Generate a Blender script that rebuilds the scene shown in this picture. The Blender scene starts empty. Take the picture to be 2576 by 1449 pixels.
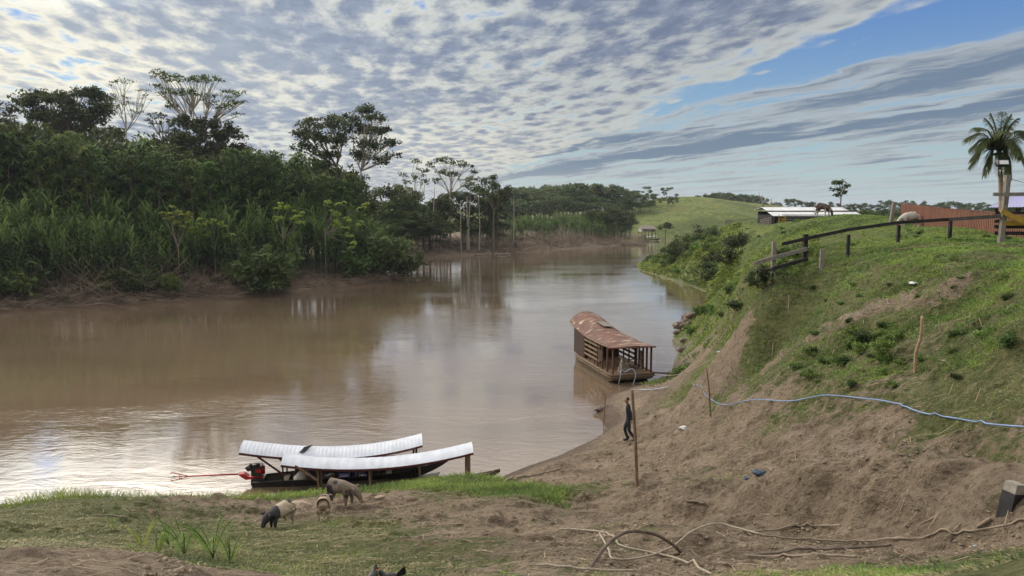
import bpy, math, random
import numpy as np
from mathutils import Vector, Matrix
R = math.radians
SC = bpy.context.scene
COL = SC.collection
rng = np.random.default_rng(7)
random.seed(7)

# ------------------------------------------------------------------ camera
F, CX, CY, CH = 1839.0, 1288.0, 724.5, 10.0
PITCH = math.atan((CY - 525.0) / F)
cam = bpy.data.cameras.new('camera')
cam.sensor_width = 36.0
cam.lens = 36.0 * F / 2576.0
cam.clip_end = 6000
cam.clip_start = 0.1
camo = bpy.data.objects.new('camera', cam)
camo.location = (0, 0, CH)
camo.rotation_euler = (R(90) - PITCH, 0, 0)
COL.objects.link(camo)
SC.camera = camo
SC.view_settings.view_transform = 'Standard'
SC.view_settings.look = 'None'
SC.view_settings.exposure = -0.04
SC.view_settings.gamma = 1
SC.cycles.use_denoising = True
SC.cycles.max_bounces = 6
SC.cycles.diffuse_bounces = 3
SC.cycles.transparent_max_bounces = 6
SC.cycles.caustics_reflective = False

CP, SP = math.cos(PITCH), math.sin(PITCH)
def ray(u, v):
    a = (u - CX) / F; b = (CY - v) / F
    return np.array([a, CP + b * SP, -SP + b * CP])
def PD(u, v, D):
    d = ray(u, v); return Vector(d * (D / d[1])) + Vector((0, 0, CH))
def PZ(u, v, z=0.0):
    d = ray(u, v); return Vector(d * ((z - CH) / d[2])) + Vector((0, 0, CH))

# ------------------------------------------------------------------ node helpers
class NT:
    def __init__(s, nt): s.nt = nt; s.n = nt.nodes; s.l = nt.links
    def node(s, t, **k):
        n = s.n.new(t)
        for a, b in k.items(): setattr(n, a, b)
        return n
    def put(s, sock, val):
        if hasattr(val, 'is_output') or isinstance(val, bpy.types.NodeSocket): s.l.new(val, sock)
        elif isinstance(val, (tuple, list)) and sock.type == 'RGBA' and len(val) == 3: sock.default_value = (*val, 1)
        else: sock.default_value = val
    def m(s, op, a, b=None, c=None, clamp=False):
        n = s.node('ShaderNodeMath', operation=op, use_clamp=clamp)
        for i, x in enumerate((a, b, c)):
            if x is not None: s.put(n.inputs[i], x)
        return n.outputs[0]
    def mix(s, f, a, b, blend='MIX'):
        n = s.node('ShaderNodeMix', data_type='RGBA', blend_type=blend)
        s.put(n.inputs[0], f); s.put(n.inputs[6], a); s.put(n.inputs[7], b)
        return n.outputs[2]
    def ss(s, x, a, b, lo=0.0, hi=1.0):
        n = s.node('ShaderNodeMapRange', interpolation_type='SMOOTHSTEP')
        s.put(n.inputs[0], x)
        for i, q in enumerate((a, b, lo, hi)): s.put(n.inputs[i + 1], q)
        return n.outputs[0]
    def noise(s, vec, scale, detail=4, rough=.55, dist=0, dim='3D'):
        n = s.node('ShaderNodeTexNoise', noise_dimensions=dim)
        if vec is not None: s.put(n.inputs['Vector'], vec)
        n.inputs['Scale'].default_value = scale; n.inputs['Detail'].default_value = detail
        n.inputs['Roughness'].default_value = rough; n.inputs['Distortion'].default_value = dist
        return n.outputs[0]
    def comb(s, x, y, z=0.0):
        n = s.node('ShaderNodeCombineXYZ')
        s.put(n.inputs[0], x); s.put(n.inputs[1], y); s.put(n.inputs[2], z)
        return n.outputs[0]
    def vm(s, vec, sc, loc=(0, 0, 0), rot=(0, 0, 0)):
        n = s.node('ShaderNodeMapping')
        s.put(n.inputs[0], vec); n.inputs['Scale'].default_value = sc
        n.inputs['Location'].default_value = loc; n.inputs['Rotation'].default_value = rot
        return n.outputs[0]

# ------------------------------------------------------------------ sky and sun
SUN_EL, SUN_AZ = R(27), R(-62)          # azimuth measured from +Y towards +X
W = bpy.data.worlds.new('World'); SC.world = W; W.use_nodes = True
t = NT(W.node_tree); t.n.clear()
out = t.node('ShaderNodeOutputWorld'); bg = t.node('ShaderNodeBackground')
bg.inputs[1].default_value = 0.1
sky = t.node('ShaderNodeTexSky', sky_type='NISHITA', sun_disc=False, sun_elevation=SUN_EL, sun_rotation=SUN_AZ,
             air_density=1.0, dust_density=0.6, ozone_density=1.2)
tc = t.node('ShaderNodeTexCoord')
sp = t.node('ShaderNodeSeparateXYZ'); t.put(sp.inputs[0], tc.outputs['Generated'])
X, Y, Z = sp.outputs
zz = t.m('ADD', t.m('MAXIMUM', Z, 0.0), 0.045)
px = t.m('DIVIDE', X, zz); py = t.m('DIVIDE', Y, zz)
def lin(ax, ay, c=0.0): return t.m('ADD', t.m('ADD', t.m('MULTIPLY', px, ax), t.m('MULTIPLY', py, ay)), c)
A = lin(.972, .233); B = lin(-.233, .972)       # across and along the cloud streets
Sx = lin(.894, .447); Tx = lin(-.447, .894)     # across and along the lower grey bands
wv = t.node('ShaderNodeTexNoise', noise_dimensions='3D'); t.put(wv.inputs['Vector'], t.comb(px, py, 3.1))
wv.inputs['Scale'].default_value = 1.6; wv.inputs['Detail'].default_value = 3
ws = t.node('ShaderNodeSeparateColor'); t.put(ws.inputs[0], wv.outputs['Color'])
def warp(ax, ay, k):
    return (t.m('ADD', ax, t.m('MULTIPLY', t.m('SUBTRACT', ws.outputs[0], .5), k)),
            t.m('ADD', ay, t.m('MULTIPLY', t.m('SUBTRACT', ws.outputs[1], .5), k)))
a1, b1 = warp(A, B, .16)
vo = t.node('ShaderNodeTexVoronoi', feature='SMOOTH_F1')
t.put(vo.inputs['Vector'], t.comb(t.m('MULTIPLY', a1, 8.2), t.m('MULTIPLY', b1, 3.4), 0)); vo.inputs['Scale'].default_value = 1.0
vo.inputs['Smoothness'].default_value = .8
cell = t.ss(vo.outputs['Distance'], .0, .75, 1, 0)
n1 = t.noise(t.comb(t.m('MULTIPLY', a1, 1.0), t.m('MULTIPLY', b1, .55), 0), 7.5, 5, .6)
n2 = t.noise(t.comb(A, t.m('MULTIPLY', B, .55), 7), 1.0, 3, .5)
n3 = t.noise(t.comb(a1, t.m('MULTIPLY', b1, .5), 2.2), 22, 4, .6)
def blob(cx, cy, rx, ry):
    dx = t.m('DIVIDE', t.m('SUBTRACT', px, cx), rx); dy = t.m('DIVIDE', t.m('SUBTRACT', py, cy), ry)
    return t.m('EXPONENT', t.m('MULTIPLY', t.m('ADD', t.m('MULTIPLY', dx, dx), t.m('MULTIPLY', dy, dy)), -1.0))
def addk(a, b, k, off=0.0): return t.m('ADD', a, t.m('MULTIPLY', t.m('SUBTRACT', b, off), k))
dens = t.m('MULTIPLY', cell, .30)
dens = addk(dens, n1, .80, .06)
dens = addk(dens, n2, .70, .47)
dens = addk(dens, n3, .24, .5)
dens = addk(dens, blob(-.95, 3.8, .62, .75), .20)
dens = addk(dens, blob(-1.6, 5.6, 1.3, 1.0), .12)
dens = addk(dens, blob(.5, 3.4, .9, .9), .05)
dens = addk(dens, blob(-2.2, 3.8, .7, 1.0), -.06)
big = t.ss(A, 2.0, 3.1)
dens = t.m('SUBTRACT', dens, t.ss(addk(A, n1, 1.0, .5), 1.9, 3.05, 0, .66))
cov = t.ss(dens, .14, .40)
thick = t.ss(dens, .28, .68)
glow = t.m('ADD', blob(-2.6, 4.0, 1.5, 1.6), t.m('MULTIPLY', blob(-.9, 8.6, 1.7, 2.8), .9), clamp=True)
litc = t.mix(glow, (5.6, 5.9, 5.7), (8.4, 8.0, 6.6))
drkc = t.mix(glow, t.mix(t.ss(t.m('ADD', n1, t.m('MULTIPLY', n3, .4)), .45, .90), (2.9, 3.4, 4.4), (1.65, 2.1, 3.15)), (3.4, 3.9, 4.6))
cl1 = t.mix(thick, litc, drkc)
s2, t2 = warp(Sx, Tx, .5)
m1 = t.noise(t.comb(t.m('MULTIPLY', s2, 1.5), t.m('MULTIPLY', t2, .25), 5), 1.6, 7, .66)
m2 = t.noise(t.comb(t.m('MULTIPLY', s2, 1.5), t.m('MULTIPLY', t2, .36), 11), 5.5, 6, .66)
band = t.m('ADD', t.m('MULTIPLY', t.ss(s2, 3.6, 4.0), t.ss(s2, 4.2, 4.7, 1, .45)), t.m('MULTIPLY', t.ss(s2, 4.75, 5.05), t.ss(s2, 5.4, 5.7, 1, 0)))
str_ = t.m('ADD', t.m('MULTIPLY', m1, .72), t.m('MULTIPLY', m2, .38))
str_ = addk(str_, t.m('MULTIPLY', band, t.ss(t.noise(t.comb(s2, t.m('MULTIPLY', t2, .35), 31), 1.7, 3, .5), .35, .6, -.1, 1)), .20)
str_ = t.m('SUBTRACT', str_, t.ss(s2, 3.1, 3.75, .5, 0))
str_ = t.m('SUBTRACT', str_, t.ss(Sx, 5.3, 6.3, 0.02, .06))
cov2 = t.m('MULTIPLY', t.ss(str_, .40, .62), .94)
thk2 = t.ss(str_, .50, .74)
cl2 = t.mix(thk2, (5.0, 5.3, 5.4), (1.6, 2.25, 3.2))
skc = t.mix(t.ss(Z, 0.0, .27), (4.0, 6.2, 6.6), (.95, 2.5, 6.2))
base = t.mix(.8, sky.outputs[0], skc)
colr = t.mix(cov2, base, cl2)
colr = t.mix(cov, colr, cl1)
lowm = t.m('MULTIPLY', t.ss(Z, -.005, .075, .75, 0), t.ss(m2, .35, .65, .65, 1))
colr = t.mix(lowm, colr, t.mix(t.ss(px, -8, 8), (6.5, 6.0, 5.5), (4.9, 6.0, 6.1)))
# brighter cloud added above the view, for more ambient light and water reflections
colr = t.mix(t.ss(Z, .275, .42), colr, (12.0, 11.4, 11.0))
# bright cloud glow added apart from the sun lamp, for reflections on the water
ga_, ge_ = R(-32), R(29.5)
sd = (math.sin(ga_) * math.cos(ge_), math.cos(ga_) * math.cos(ge_), math.sin(ge_))
dt = t.m('ADD', t.m('ADD', t.m('MULTIPLY', X, sd[0]), t.m('MULTIPLY', Y, sd[1])), t.m('MULTIPLY', Z, sd[2]))
halo = t.m('ADD', t.m('MULTIPLY', t.ss(dt, .952, .993), 4.4), t.m('MULTIPLY', t.ss(dt, .72, .97), .35))
colr = t.mix(1.0, colr, t.comb(t.m('ADD', 1.0, halo), t.m('ADD', 1.0, t.m('MULTIPLY', halo, .94)), t.m('ADD', 1.0, t.m('MULTIPLY', halo, .82))), 'MULTIPLY')
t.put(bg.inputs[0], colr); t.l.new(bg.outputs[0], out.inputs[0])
W.cycles.sampling_method = 'MANUAL'; W.cycles.sample_map_resolution = 512

sl = bpy.data.lights.new('sun', 'SUN'); sl.energy = 2.3; sl.angle = R(10); sl.color = (1, .93, .80)
so = bpy.data.objects.new('sun', sl); COL.objects.link(so)
so.rotation_euler = Vector((-math.sin(SUN_AZ) * math.cos(SUN_EL), -math.cos(SUN_AZ) * math.cos(SUN_EL), -math.sin(SUN_EL))).to_track_quat('-Z', 'Y').to_euler()
so.location = (-40, 10, 60)

# ------------------------------------------------------------------ numpy noise
def _h(ix, iy, s):
    n = (ix.astype(np.int64) * 374761393 + iy.astype(np.int64) * 668265263 + s * 1442695041) & 0xffffffff
    n = ((n ^ (n >> 13)) * 1274126177) & 0xffffffff
    return ((n ^ (n >> 16)) & 0xffff) / 65535.0
def vn(x, y, s=0):
    ix = np.floor(x); iy = np.floor(y); fx = x - ix; fy = y - iy
    fx = fx * fx * (3 - 2 * fx); fy = fy * fy * (3 - 2 * fy)
    a = _h(ix, iy, s); b = _h(ix + 1, iy, s); c = _h(ix, iy + 1, s); d = _h(ix + 1, iy + 1, s)
    return (a + (b - a) * fx) + ((c + (d - c) * fx) - (a + (b - a) * fx)) * fy
def fbm(x, y, o=4, s=0, g=.5):
    r = 0; a = 1; n = 0
    for i in range(o):
        r = r + a * vn(x * 2 ** i + 17.3 * i, y * 2 ** i - 9.1 * i, s + i); n += a; a *= g
    return r / n
def sst(x, a, b):
    t_ = np.clip((x - a) / (b - a), 0, 1); return t_ * t_ * (3 - 2 * t_)

# ------------------------------------------------------------------ the river outline
near = [(-400, 20), (-60, 21), (-25, 22.8), (-17, 23.5), (-9, 24.2), (-4, 24.6), (-.8, 25.0)]
right_px = [(1268, 1197), (1330, 1172), (1400, 1149), (1460, 1121), (1512, 1098), (1524, 1074), (1502, 1045), (1497, 1014), (1530, 992), (1585, 975),
            (1640, 958), (1688, 941), (1697, 905), (1710, 882), (1698, 862), (1693, 847), (1722, 827), (1758, 815), (1770, 790), (1785, 752), (1778, 735),
            (1730, 716), (1680, 701), (1607, 679), (1602, 664), (1650, 643), (1700, 634), (1740, 624), (1790, 613)]
far_px = [(1790, 602), (1740, 604), (1660, 605), (1600, 611), (1560, 618), (1400, 629), (1280, 638), (1130, 646), (1000, 651), (900, 664),
          (930, 690), (985, 705), (930, 717), (800, 734), (600, 751), (300, 772), (0, 788), (-400, 806)]
shore = list(near)
shore += [tuple(PZ(u, v)[:2]) for u, v in right_px]
shore += [(110, 240), (180, 260), (300, 300), (300, 320), (180, 285), (110, 268)]
shore += [tuple(PZ(u, v)[:2]) for u, v in far_px]
shore += [(-120, 57), (-400, 50)]
SH = np.array(shore)
def sdf(x, y):
    """metres from the river edge, positive on land"""
    d = np.full(x.shape, 1e18); ins = np.zeros(x.shape, bool)
    n = len(SH)
    for i in range(n):
        a = SH[i]; b = SH[(i + 1) % n]; e = b - a
        wx = x - a[0]; wy = y - a[1]
        q = np.clip((wx * e[0] + wy * e[1]) / (e @ e), 0, 1)
        dx = wx - e[0] * q; dy = wy - e[1] * q
        d = np.minimum(d, dx * dx + dy * dy)
        c1 = (a[1] > y) != (b[1] > y)
        if e[1] != 0: ins ^= c1 & (x < e[0] * (y - a[1]) / e[1] + a[0])
    d = np.sqrt(d)
    return np.where(ins, -d, d)

# ------------------------------------------------------------------ the terrain: control points (u, v, D) or (u, None, D, z)
CPT = [
 # near left bank and the foreground
 (0,1449,4.6),(300,1449,4.8),(560,1449,6.3),(700,1449,7.5),(1000,1449,7.2),(1250,1449,6.6),(1600,1449,6.6),(2000,1449,5.8),(2300,1449,5.3),(2576,1449,4.9),
 (0,1395,5.5),(200,1388,5.6),(400,1402,5.8),(520,1440,6.2),(-300,1395,5.4),
 (0,1375,8.6),(300,1378,9.2),(500,1400,8.8),(640,1420,8.4),(-300,1380,8.6),
 (200,1320,12.4),(0,1320,12.4),(450,1320,12.6),(700,1338,13.2),(1000,1330,11.4),(850,1277,16.4),(815,1312,14),(600,1290,15.6),(300,1280,15),
 (0,1282,17.2),(100,1256,18.4),(220,1241,19.4),(400,1246,19.6),(600,1254,20),(780,1247,20.6),(950,1240,20.8),(1050,1220,21.2),(1150,1208,21.4),(1250,1218,21),
 (-300,1310,16),(-900,1400,13),
 (1100,1290,13.4),(1250,1262,15.8),(1340,1262,15.6),(1380,1275,14.6),(1180,1345,10.2),(1320,1340,9.6),(1400,1330,10.0),(1420,1390,7.6),(1460,1360,9.2),
 # mud and ridge to the right
 (1310,1214,24.2),(1360,1190,24.6),(1420,1172,24.6),(1430,1215,21),(1500,1140,26.5),(1400,1236,17.5),(1605,1226,18.2),(1700,1150,20.4),(1560,1170,22.6),
 (1580,1115,28.6),(1650,1100,25),(1545,1075,30.8),(1700,1050,27),(1650,1000,33),(1560,1012,35.6),(1520,1022,35.2),(1620,975,39),(1700,960,37),
 (1450,1240,15.4),(1600,1231,13.3),(1750,1219,11.9),(1900,1206,10.7),(2050,1196,9.9),(2200,1187,9.3),(2350,1199,8.7),(2500,1226,8.0),(2620,1240,7.6),
 (1480,1290,14.8),(1600,1296,12.85),(1750,1306,11.5),(1900,1306,10.35),(2050,1310,9.6),(2200,1310,9.0),(2350,1314,8.45),(2500,1334,7.7),(2620,1350,7.2),(1530,1322,10.9),(1640,1316,10.8),(1850,1345,9.8),(2100,1380,8.4),(2000,1400,7.6),(2300,1400,7.0),(1780,1400,8.3),
 (1600,1340,8.7),(1660,1333,8.7),(1730,1338,8.5),(1790,1362,8.3),(1650,1402,8.2),(1720,1412,7.9),(1560,1390,8.2),(1500,1400,7.6),(1440,1350,9.6),
 (1750,1205,14.2),(1900,1190,13.2),(2050,1180,12.4),(2200,1172,11.6),(2400,1180,10.2),(2576,1200,9.0),
 (1850,1130,16.2),(2000,1130,13.6),(2200,1080,12.4),(2400,1130,10.8),(2576,1102,9.6),(2400,1067,10.6),(2240,1035,12.6),(2080,1008,14.4),
 (1900,1020,17.8),(1980,1022,16),(1780,1050,21.2),(1820,1025,21),(1742,972,27),(1800,985,24.5),(1800,1080,19.5),
 (2000,950,16.8),(2150,930,15.4),(2303,940,13.8),(2450,920,12.6),(2576,980,10.6),(2576,900,11.6),
 (2576,860,11.8),(2450,880,13.2),(2450,822,14.2),(2576,800,12.2),(2350,830,15.5),(2380,800,15.8),(2340,880,14.7),
 (2200,800,18.3),(2150,800,18.9),(2160,775,19.7),(2050,800,21.4),(2050,850,19.6),(2100,890,17.8),(2250,850,16.6),(2200,760,19.6),(2300,750,18.2),(2000,900,19.0),
 (2100,740,22.2),(2000,712,25.0),(1950,722,24.6),(2150,688,23.2),(2250,652,22.6),(2400,640,20.5),(2576,625,19.5),(2576,700,15.2),(2400,700,17.2),(2250,700,20.2),(2400,760,16.8),
 (1750,930,39.6),(1850,930,29.5),(1950,900,23.6),(1800,880,40),(1850,850,36),(1780,840,47),(1900,800,31.4),(1950,770,28),(1800,790,54),(1850,760,44),(1900,735,33),
 (1830,720,56),(1800,735,70),
 # beyond the fence
 (1947,684,25.7),(2025,670,26.5),(2133,650,27),(2258,616,28),(2387,608,27),(2515,612,25),(2576,618,24),
 (1960,660,29),(2060,640,32),(2180,615,34),(2300,598,36),(2450,600,34),(2576,612,28),
 (1900,680,34),(1860,690,44),(1900,640,48),(2000,610,48),(2100,585,48),(2240,578,50),(2350,578,46),(1820,670,66),(1780,700,80),
 (2065,556,68),(2100,543,66),(2150,541,62),(2230,556,66),(1980,577,68),(2000,572,76),(1920,590,66),(1850,600,84),(2300,570,54),
 (1740,645,100),(1700,655,108),(1780,612,110),(1840,566,112),(1900,574,105),(2030,574,106),(1760,600,130),(1830,585,125),(1800,575,150),
]
CPW = [ # (u, D, z)
 (2450,52,8.5),(2600,48,8.4),(2500,70,8.3),(2150,90,7.4),(2400,90,7.6),(2700,80,8),(1950,120,7.2),(2150,130,6.6),(2400,130,7),(1900,160,5.5),(2100,180,4.5),(2300,180,5),(2600,180,6),
 (2300,260,4.6),(2000,260,4.6),(1800,200,2.2),(1850,230,2.6),(2600,260,5),
 (1628,222,3.0),(1700,240,3.4),(1500,222,4.5),(1420,260,5),(1600,262,6.0),(1740,262,6.6),(1900,270,6.6),(1550,300,8.3),(1650,320,14.0),(1720,335,15.6),(1800,345,14.6),(1900,350,12.4),(2000,350,10.2),(2130,350,7),
 (1500,340,8.2),(1400,330,5.4),(1300,300,4.5),(1550,420,7),(1700,450,7),(1900,470,6),(2100,500,5.5),(2400,450,6),(2800,420,6),
 (1200,180,3.2),(1050,165,3.2),(1350,175,2.8),(1450,195,3.2),(1200,260,4.5),(900,180,4),(900,260,4),(700,140,3.4),(400,120,3.2),(900,118,2.6),
 (960,104,1.4),(850,103,2.3),(600,96,2.2),(300,86,2.2),(0,80,2.2),(-300,74,2.4),(600,110,3),(300,100,3),(0,94,3),(-600,80,3),(-600,130,4),
 (0,200,4),(500,250,4),(1000,500,5),(0,500,5),(-1200,200,4),(1500,700,6),(2300,800,6),(500,900,6),(3200,300,7),(3200,60,8.3),(3400,25,8.6),(3400,14,8.6),(3400,7,8.6),
 (700,5,6.75),(1000,5,6.9),(1300,5,7.0),(500,3.4,8.0),(1000,3.2,8.1),(1500,3.4,8.0),(2300,2.6,8.45),(-300,3.2,8.15),(1288,2,8.6),(400,1.8,8.7),(-1500,6,7.8),(-1500,14,5),(-1500,19,2.4),(3200,4,8.5),
]
pts = []; 
for c in CPT:
    p = PD(*c); pts.append((p.x, p.y, p.z))
for u, D, z in CPW: pts.append(((u - CX) / F * D * 1.0, D, z))
for i in range(len(SH)):
    a = SH[i]; b = SH[(i + 1) % len(SH)]
    m = max(1, int(np.hypot(*(b - a)) / max(2.0, .04 * np.hypot(*a))))
    if np.hypot(*a) > 330 or np.hypot(*b) > 330: m = 3
    for k in range(m):
        q = a + (b - a) * k / m; pts.append((q[0], q[1], 0.0))
PT = np.array(pts)
def lp(x, y):
    r = np.hypot(x, y); r = np.maximum(r, 1.2)
    th = np.clip(np.arctan2(x, y), -1.5, 1.5)
    return th, np.log(r)
ct, cr = lp(PT[:, 0], PT[:, 1]); C2 = .015 ** 2
keep = []
for i in range(len(PT)):      # drop doubled points
    if all((ct[i] - ct[j]) ** 2 + (cr[i] - cr[j]) ** 2 > 1e-5 for j in keep): keep.append(i)
ct = ct[keep]; cr = cr[keep]; cz = PT[keep, 2]
K = np.sqrt((ct[:, None] - ct) ** 2 + (cr[:, None] - cr) ** 2 + C2)
n_ = len(ct); Q = np.column_stack([np.ones(n_)])
M_ = np.block([[K - np.eye(n_) * 2e-3, Q], [Q.T, np.zeros((1, 1))]])
wt = np.linalg.solve(M_, np.concatenate([cz, [0]]))
def hraw(x, y):
    th, lr = lp(x, y); o = np.full(x.shape, wt[-1])
    for i in range(n_): o += wt[i] * np.sqrt((th - ct[i]) ** 2 + (lr - cr[i]) ** 2 + C2)
    return o
def clods(x, y, r):
    """broken mud: shelves and lumps, drawn out along the bank"""
    a = fbm(x * .6, y * .9, 3, 3); b = fbm(x * 1.5 + a * 2, y * 3.4, 4, 11, .55); c = fbm(x * 6, y * 9, 3, 5, .6)
    rid = 1 - np.abs(2 * fbm(x * .9 + 5, y * 2.6, 3, 21) - 1)
    d = fbm(x * 3.2 + b * 2, y * 5.5, 3, 41, .6); e = 1 - np.abs(2 * fbm(x * 1.8, y * 5.0, 3, 51) - 1)
    return (a - .5) * .30 + (b - .5) * .26 + (c - .5) * .075 * sst(40 - r, 0, 25) + (rid - .75) * .15 + (sst(d, .38, .66) - .5) * .05 + (e - .75) * .07 * sst(45 - r, 0, 15)
def hgt(x, y):
    x = np.asarray(x, float); y = np.asarray(y, float)
    z = hraw(x, y); s = sdf(x, y); r = np.hypot(x, y)
    g = sst(s, .2, 2.5)
    near_ = sst(90 - r, 0, 50)
    rough = rough_of(x, y)
    z = z + clods(x, y, r) * g * near_ * rough * np.clip(r / 15, .3, 1) * (1 - .7 * sst(r, 24, 34) * (x > 8))
    z = z + (fbm(x * .12, y * .12, 3, 31) - .5) * 1.2 * np.where(x > 20, sst(r, 150, 220), sst(r, 60, 160)) * sst(s, 3, 12)
    mk = g * sst(45 - r, 0, 15) * sst(z, .25, .8) * np.clip(r / 9, .35, 1)
    z = z + (fbm(x * .22, y * .36, 2, 71) - .5) * .55 * mk * sst(r, 8, 14)
    st = .40; ph = (z + (fbm(x * .35, y * 1.0, 4, 81, .55) - .5) * .8) / st; fr = ph - np.floor(ph)
    z = z + st * (sst(fr, .25, .75) - fr) * .40 * mk * sst(r, 3, 13) * (.55 + .45 * rough)
    edge = np.where(s > 0, np.minimum(.02 + s * .25, .35), -.02 + np.maximum(s * .35, -1.6))
    z = np.where(s > 0, np.maximum(z, edge), np.minimum(edge, 0))
    return z
# how grassy the ground is, given in the same way and looked up in the same space
GR = [ # u, D, grass 0..1
 (0,4.8,0),(300,5,0),(520,6,0),(0,9,.9),(300,9,.85),(560,8,.9),(700,8,.9),(1000,7.5,.65),(1250,7,.4),(0,13,.8),(200,12,.75),(450,13,.62),(700,13,.75),(900,11.5,.6),
 (1100,12,.35),(1250,12,.15),(1320,9.5,.12),(1400,9,.08),(1200,9,.45),(500,16,.4),(620,16,.35),(750,17.4,.05),(830,16.8,.1),(1000,16,.3),(1100,15,.22),(930,14,.4),
 (200,18,.8),(100,15,.8),(400,19,.7),(600,20,.9),(780,20,1),(950,20.5,.8),(1050,20.5,1),(1200,19,1),(1250,17.5,.95),(1320,16,1),(1390,14.6,.95),(1350,18,.5),(1150,16.5,.5),
 (1300,24,0),(1450,20,.03),(1500,25,0),(1600,18,.03),(1450,14.5,.02),(1600,12,.0),(1700,18,.12),(1850,17,.1),(1750,12,.05),(1900,9,0),(2100,9,0),(2200,8,0),(2350,7.6,.02),(2500,7,.1),
 (1560,8.6,.35),(1650,7.4,0),(1750,7,0),(1700,6,.05),(1500,6,.45),(1350,6.5,.4),(1900,7,.1),(2000,6,.45),(2200,5.6,.8),(2400,5.4,.75),(2576,4.4,.9),(2000,5,.25),(2300,6.6,.35),(2450,6.3,.5),(1800,5.2,.05),(1250,6.6,.5),
 (1850,12.6,.35),(2000,11.8,.35),(2150,11,.15),(2400,9.2,.1),(2550,8.4,.2),(2000,13.6,.02),(2200,12.4,.12),(2400,10.6,.35),(2550,9.4,.5),(1900,18,.3),(1980,17.6,.45),(1800,21,.1),
 (1660,28,0),(1600,36,0),(1700,36,.1),(1700,25,0),(1750,26,.05),(1850,25,.15),(1950,22,.85),(1900,24,.8),(2050,19,.85),(2000,20.5,.85),(2080,20,.8),(2150,19.4,.75),(2000,24,.7),(2150,17.5,.85),(2250,17.4,.8),(2200,16,.55),(2350,15,.5),(2500,13,.65),(2450,11.5,.65),(2576,11,.7),(2100,15,.5),(2300,13.5,.5),(2400,12.4,.6),
 (2280,18.2,.55),(2350,17,.7),(2450,14.4,.65),(2576,12,.75),(2576,14,.8),(2300,20,.85),(2450,16,.8),(2180,20.3,.7),(2230,20.2,.7),(2100,21.4,.75),(2050,24,.75),(2000,22,.7),(1950,24.5,.75),(1970,26,.9),(2576,18,.8),(2400,19,.8),(2200,22.4,.8),(2050,23.4,.75),
 (1850,36,.95),(1900,30,1),(1800,46,.95),(1760,44,.4),(1770,50,.45),(1850,50,1),(1720,45,0),(1900,28,.8),(1800,38,.7),(1750,36,.1),
 (1950,27,1),(2060,28,1),(2200,31,1),(2400,31,1),(2576,26,1),(1850,60,1),(1800,75,.95),(1780,92,.85),(1700,104,.8),(1650,112,.7),(1760,112,.9),(1620,112,.5),(1900,90,1),(2200,70,1),(2000,150,1),
 (2400,70,1),(1600,260,1),(1700,330,1),(2000,400,1),(1628,215,.4),(1500,205,.3),(1100,155,0),(1060,152,0),(1300,165,.1),(1400,180,.2),(900,110,.1),(600,90,0),(300,78,0),(0,74,0),(600,100,.5),(0,90,.5),(1000,300,.7),(-900,14,.8),(3300,12,.8),(3300,50,1),(1200,3,.5),(2200,3,.6),
]
GA = np.array([((u - CX) / F * D, D, g) for u, D, g in GR])
gt_, gr_ = lp(GA[:, 0], GA[:, 1])
def grass_of(x, y):
    th, lr = lp(x, y); num = 0; den = 0
    for i in range(len(GA)):
        w = 1 / ((th - gt_[i]) ** 2 + (lr - gr_[i]) ** 2 + 1e-4) ** 2
        num = num + w * GA[i, 2]; den = den + w
    return num / den
def rough_of(x, y):
    g = grass_of(x, y)
    return 1.15 - .75 * g
def hz(x, y): return float(hgt(np.array([x]), np.array([y]))[0])
_rd = np.exp(np.linspace(math.log(2.2), math.log(420), 700))
def hit(u, v):
    """where the line of sight through a pixel of the photograph meets the ground"""
    d = ray(u, v); k = _rd / d[1]
    x = d[0] * k; y = d[1] * k; z = CH + d[2] * k
    below = z < np.maximum(hgt(x, y), 0)
    i = int(np.argmax(below)) if below.any() else len(k) - 1
    return Vector((x[i], y[i], z[i]))
def at(u, D, dz=0.0):
    x = (u - CX) / F * D; return Vector((x, D, hz(x, D) + dz))

# ------------------------------------------------------------------ object helpers
def tag(o, label=None, cat=None, group=None, kind=None):
    if label: o['label'] = label
    if cat: o['category'] = cat
    if group: o['group'] = group
    if kind: o['kind'] = kind
    return o
def link(name, me, mat=None, parent=None):
    if mat is not None:
        for m in (mat if isinstance(mat, (list, tuple)) else [mat]): me.materials.append(m)
    o = bpy.data.objects.new(name, me); COL.objects.link(o)
    if parent is not None: o.parent = parent
    return o
def empty(name, loc=(0, 0, 0), rz=0, **k):
    o = bpy.data.objects.new(name, None); COL.objects.link(o); o.location = loc; o.rotation_euler = (0, 0, rz)
    o.empty_display_size = .3
    return tag(o, **k)
def npmesh(name, V, Fq, smooth=False, attrs=None):
    """mesh from numpy arrays; Fq is an (n,3) or (n,4) array or a list of such"""
    me = bpy.data.meshes.new(name)
    if not isinstance(Fq, list): Fq = [Fq]
    Fq = [f for f in Fq if len(f)]
    V = np.asarray(V, np.float32)
    me.vertices.add(len(V)); me.vertices.foreach_set('co', V.ravel())
    nl = sum(f.size for f in Fq); npoly = sum(len(f) for f in Fq)
    me.loops.add(nl); me.loops.foreach_set('vertex_index', np.concatenate([f.ravel() for f in Fq]).astype(np.int32))
    ls = []; s = 0
    for f in Fq:
        ls.append(s + np.arange(len(f)) * f.shape[1]); s += f.size
    me.polygons.add(npoly); me.polygons.foreach_set('loop_start', np.concatenate(ls).astype(np.int32))
    if smooth: me.polygons.foreach_set('use_smooth', np.ones(npoly, bool))
    me.update(calc_edges=True)
    if attrs:
        for k, a in attrs.items():
            at_ = me.attributes.new(k, 'FLOAT', 'POINT'); at_.data.foreach_set('value', np.asarray(a, np.float32))
    return me
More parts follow.
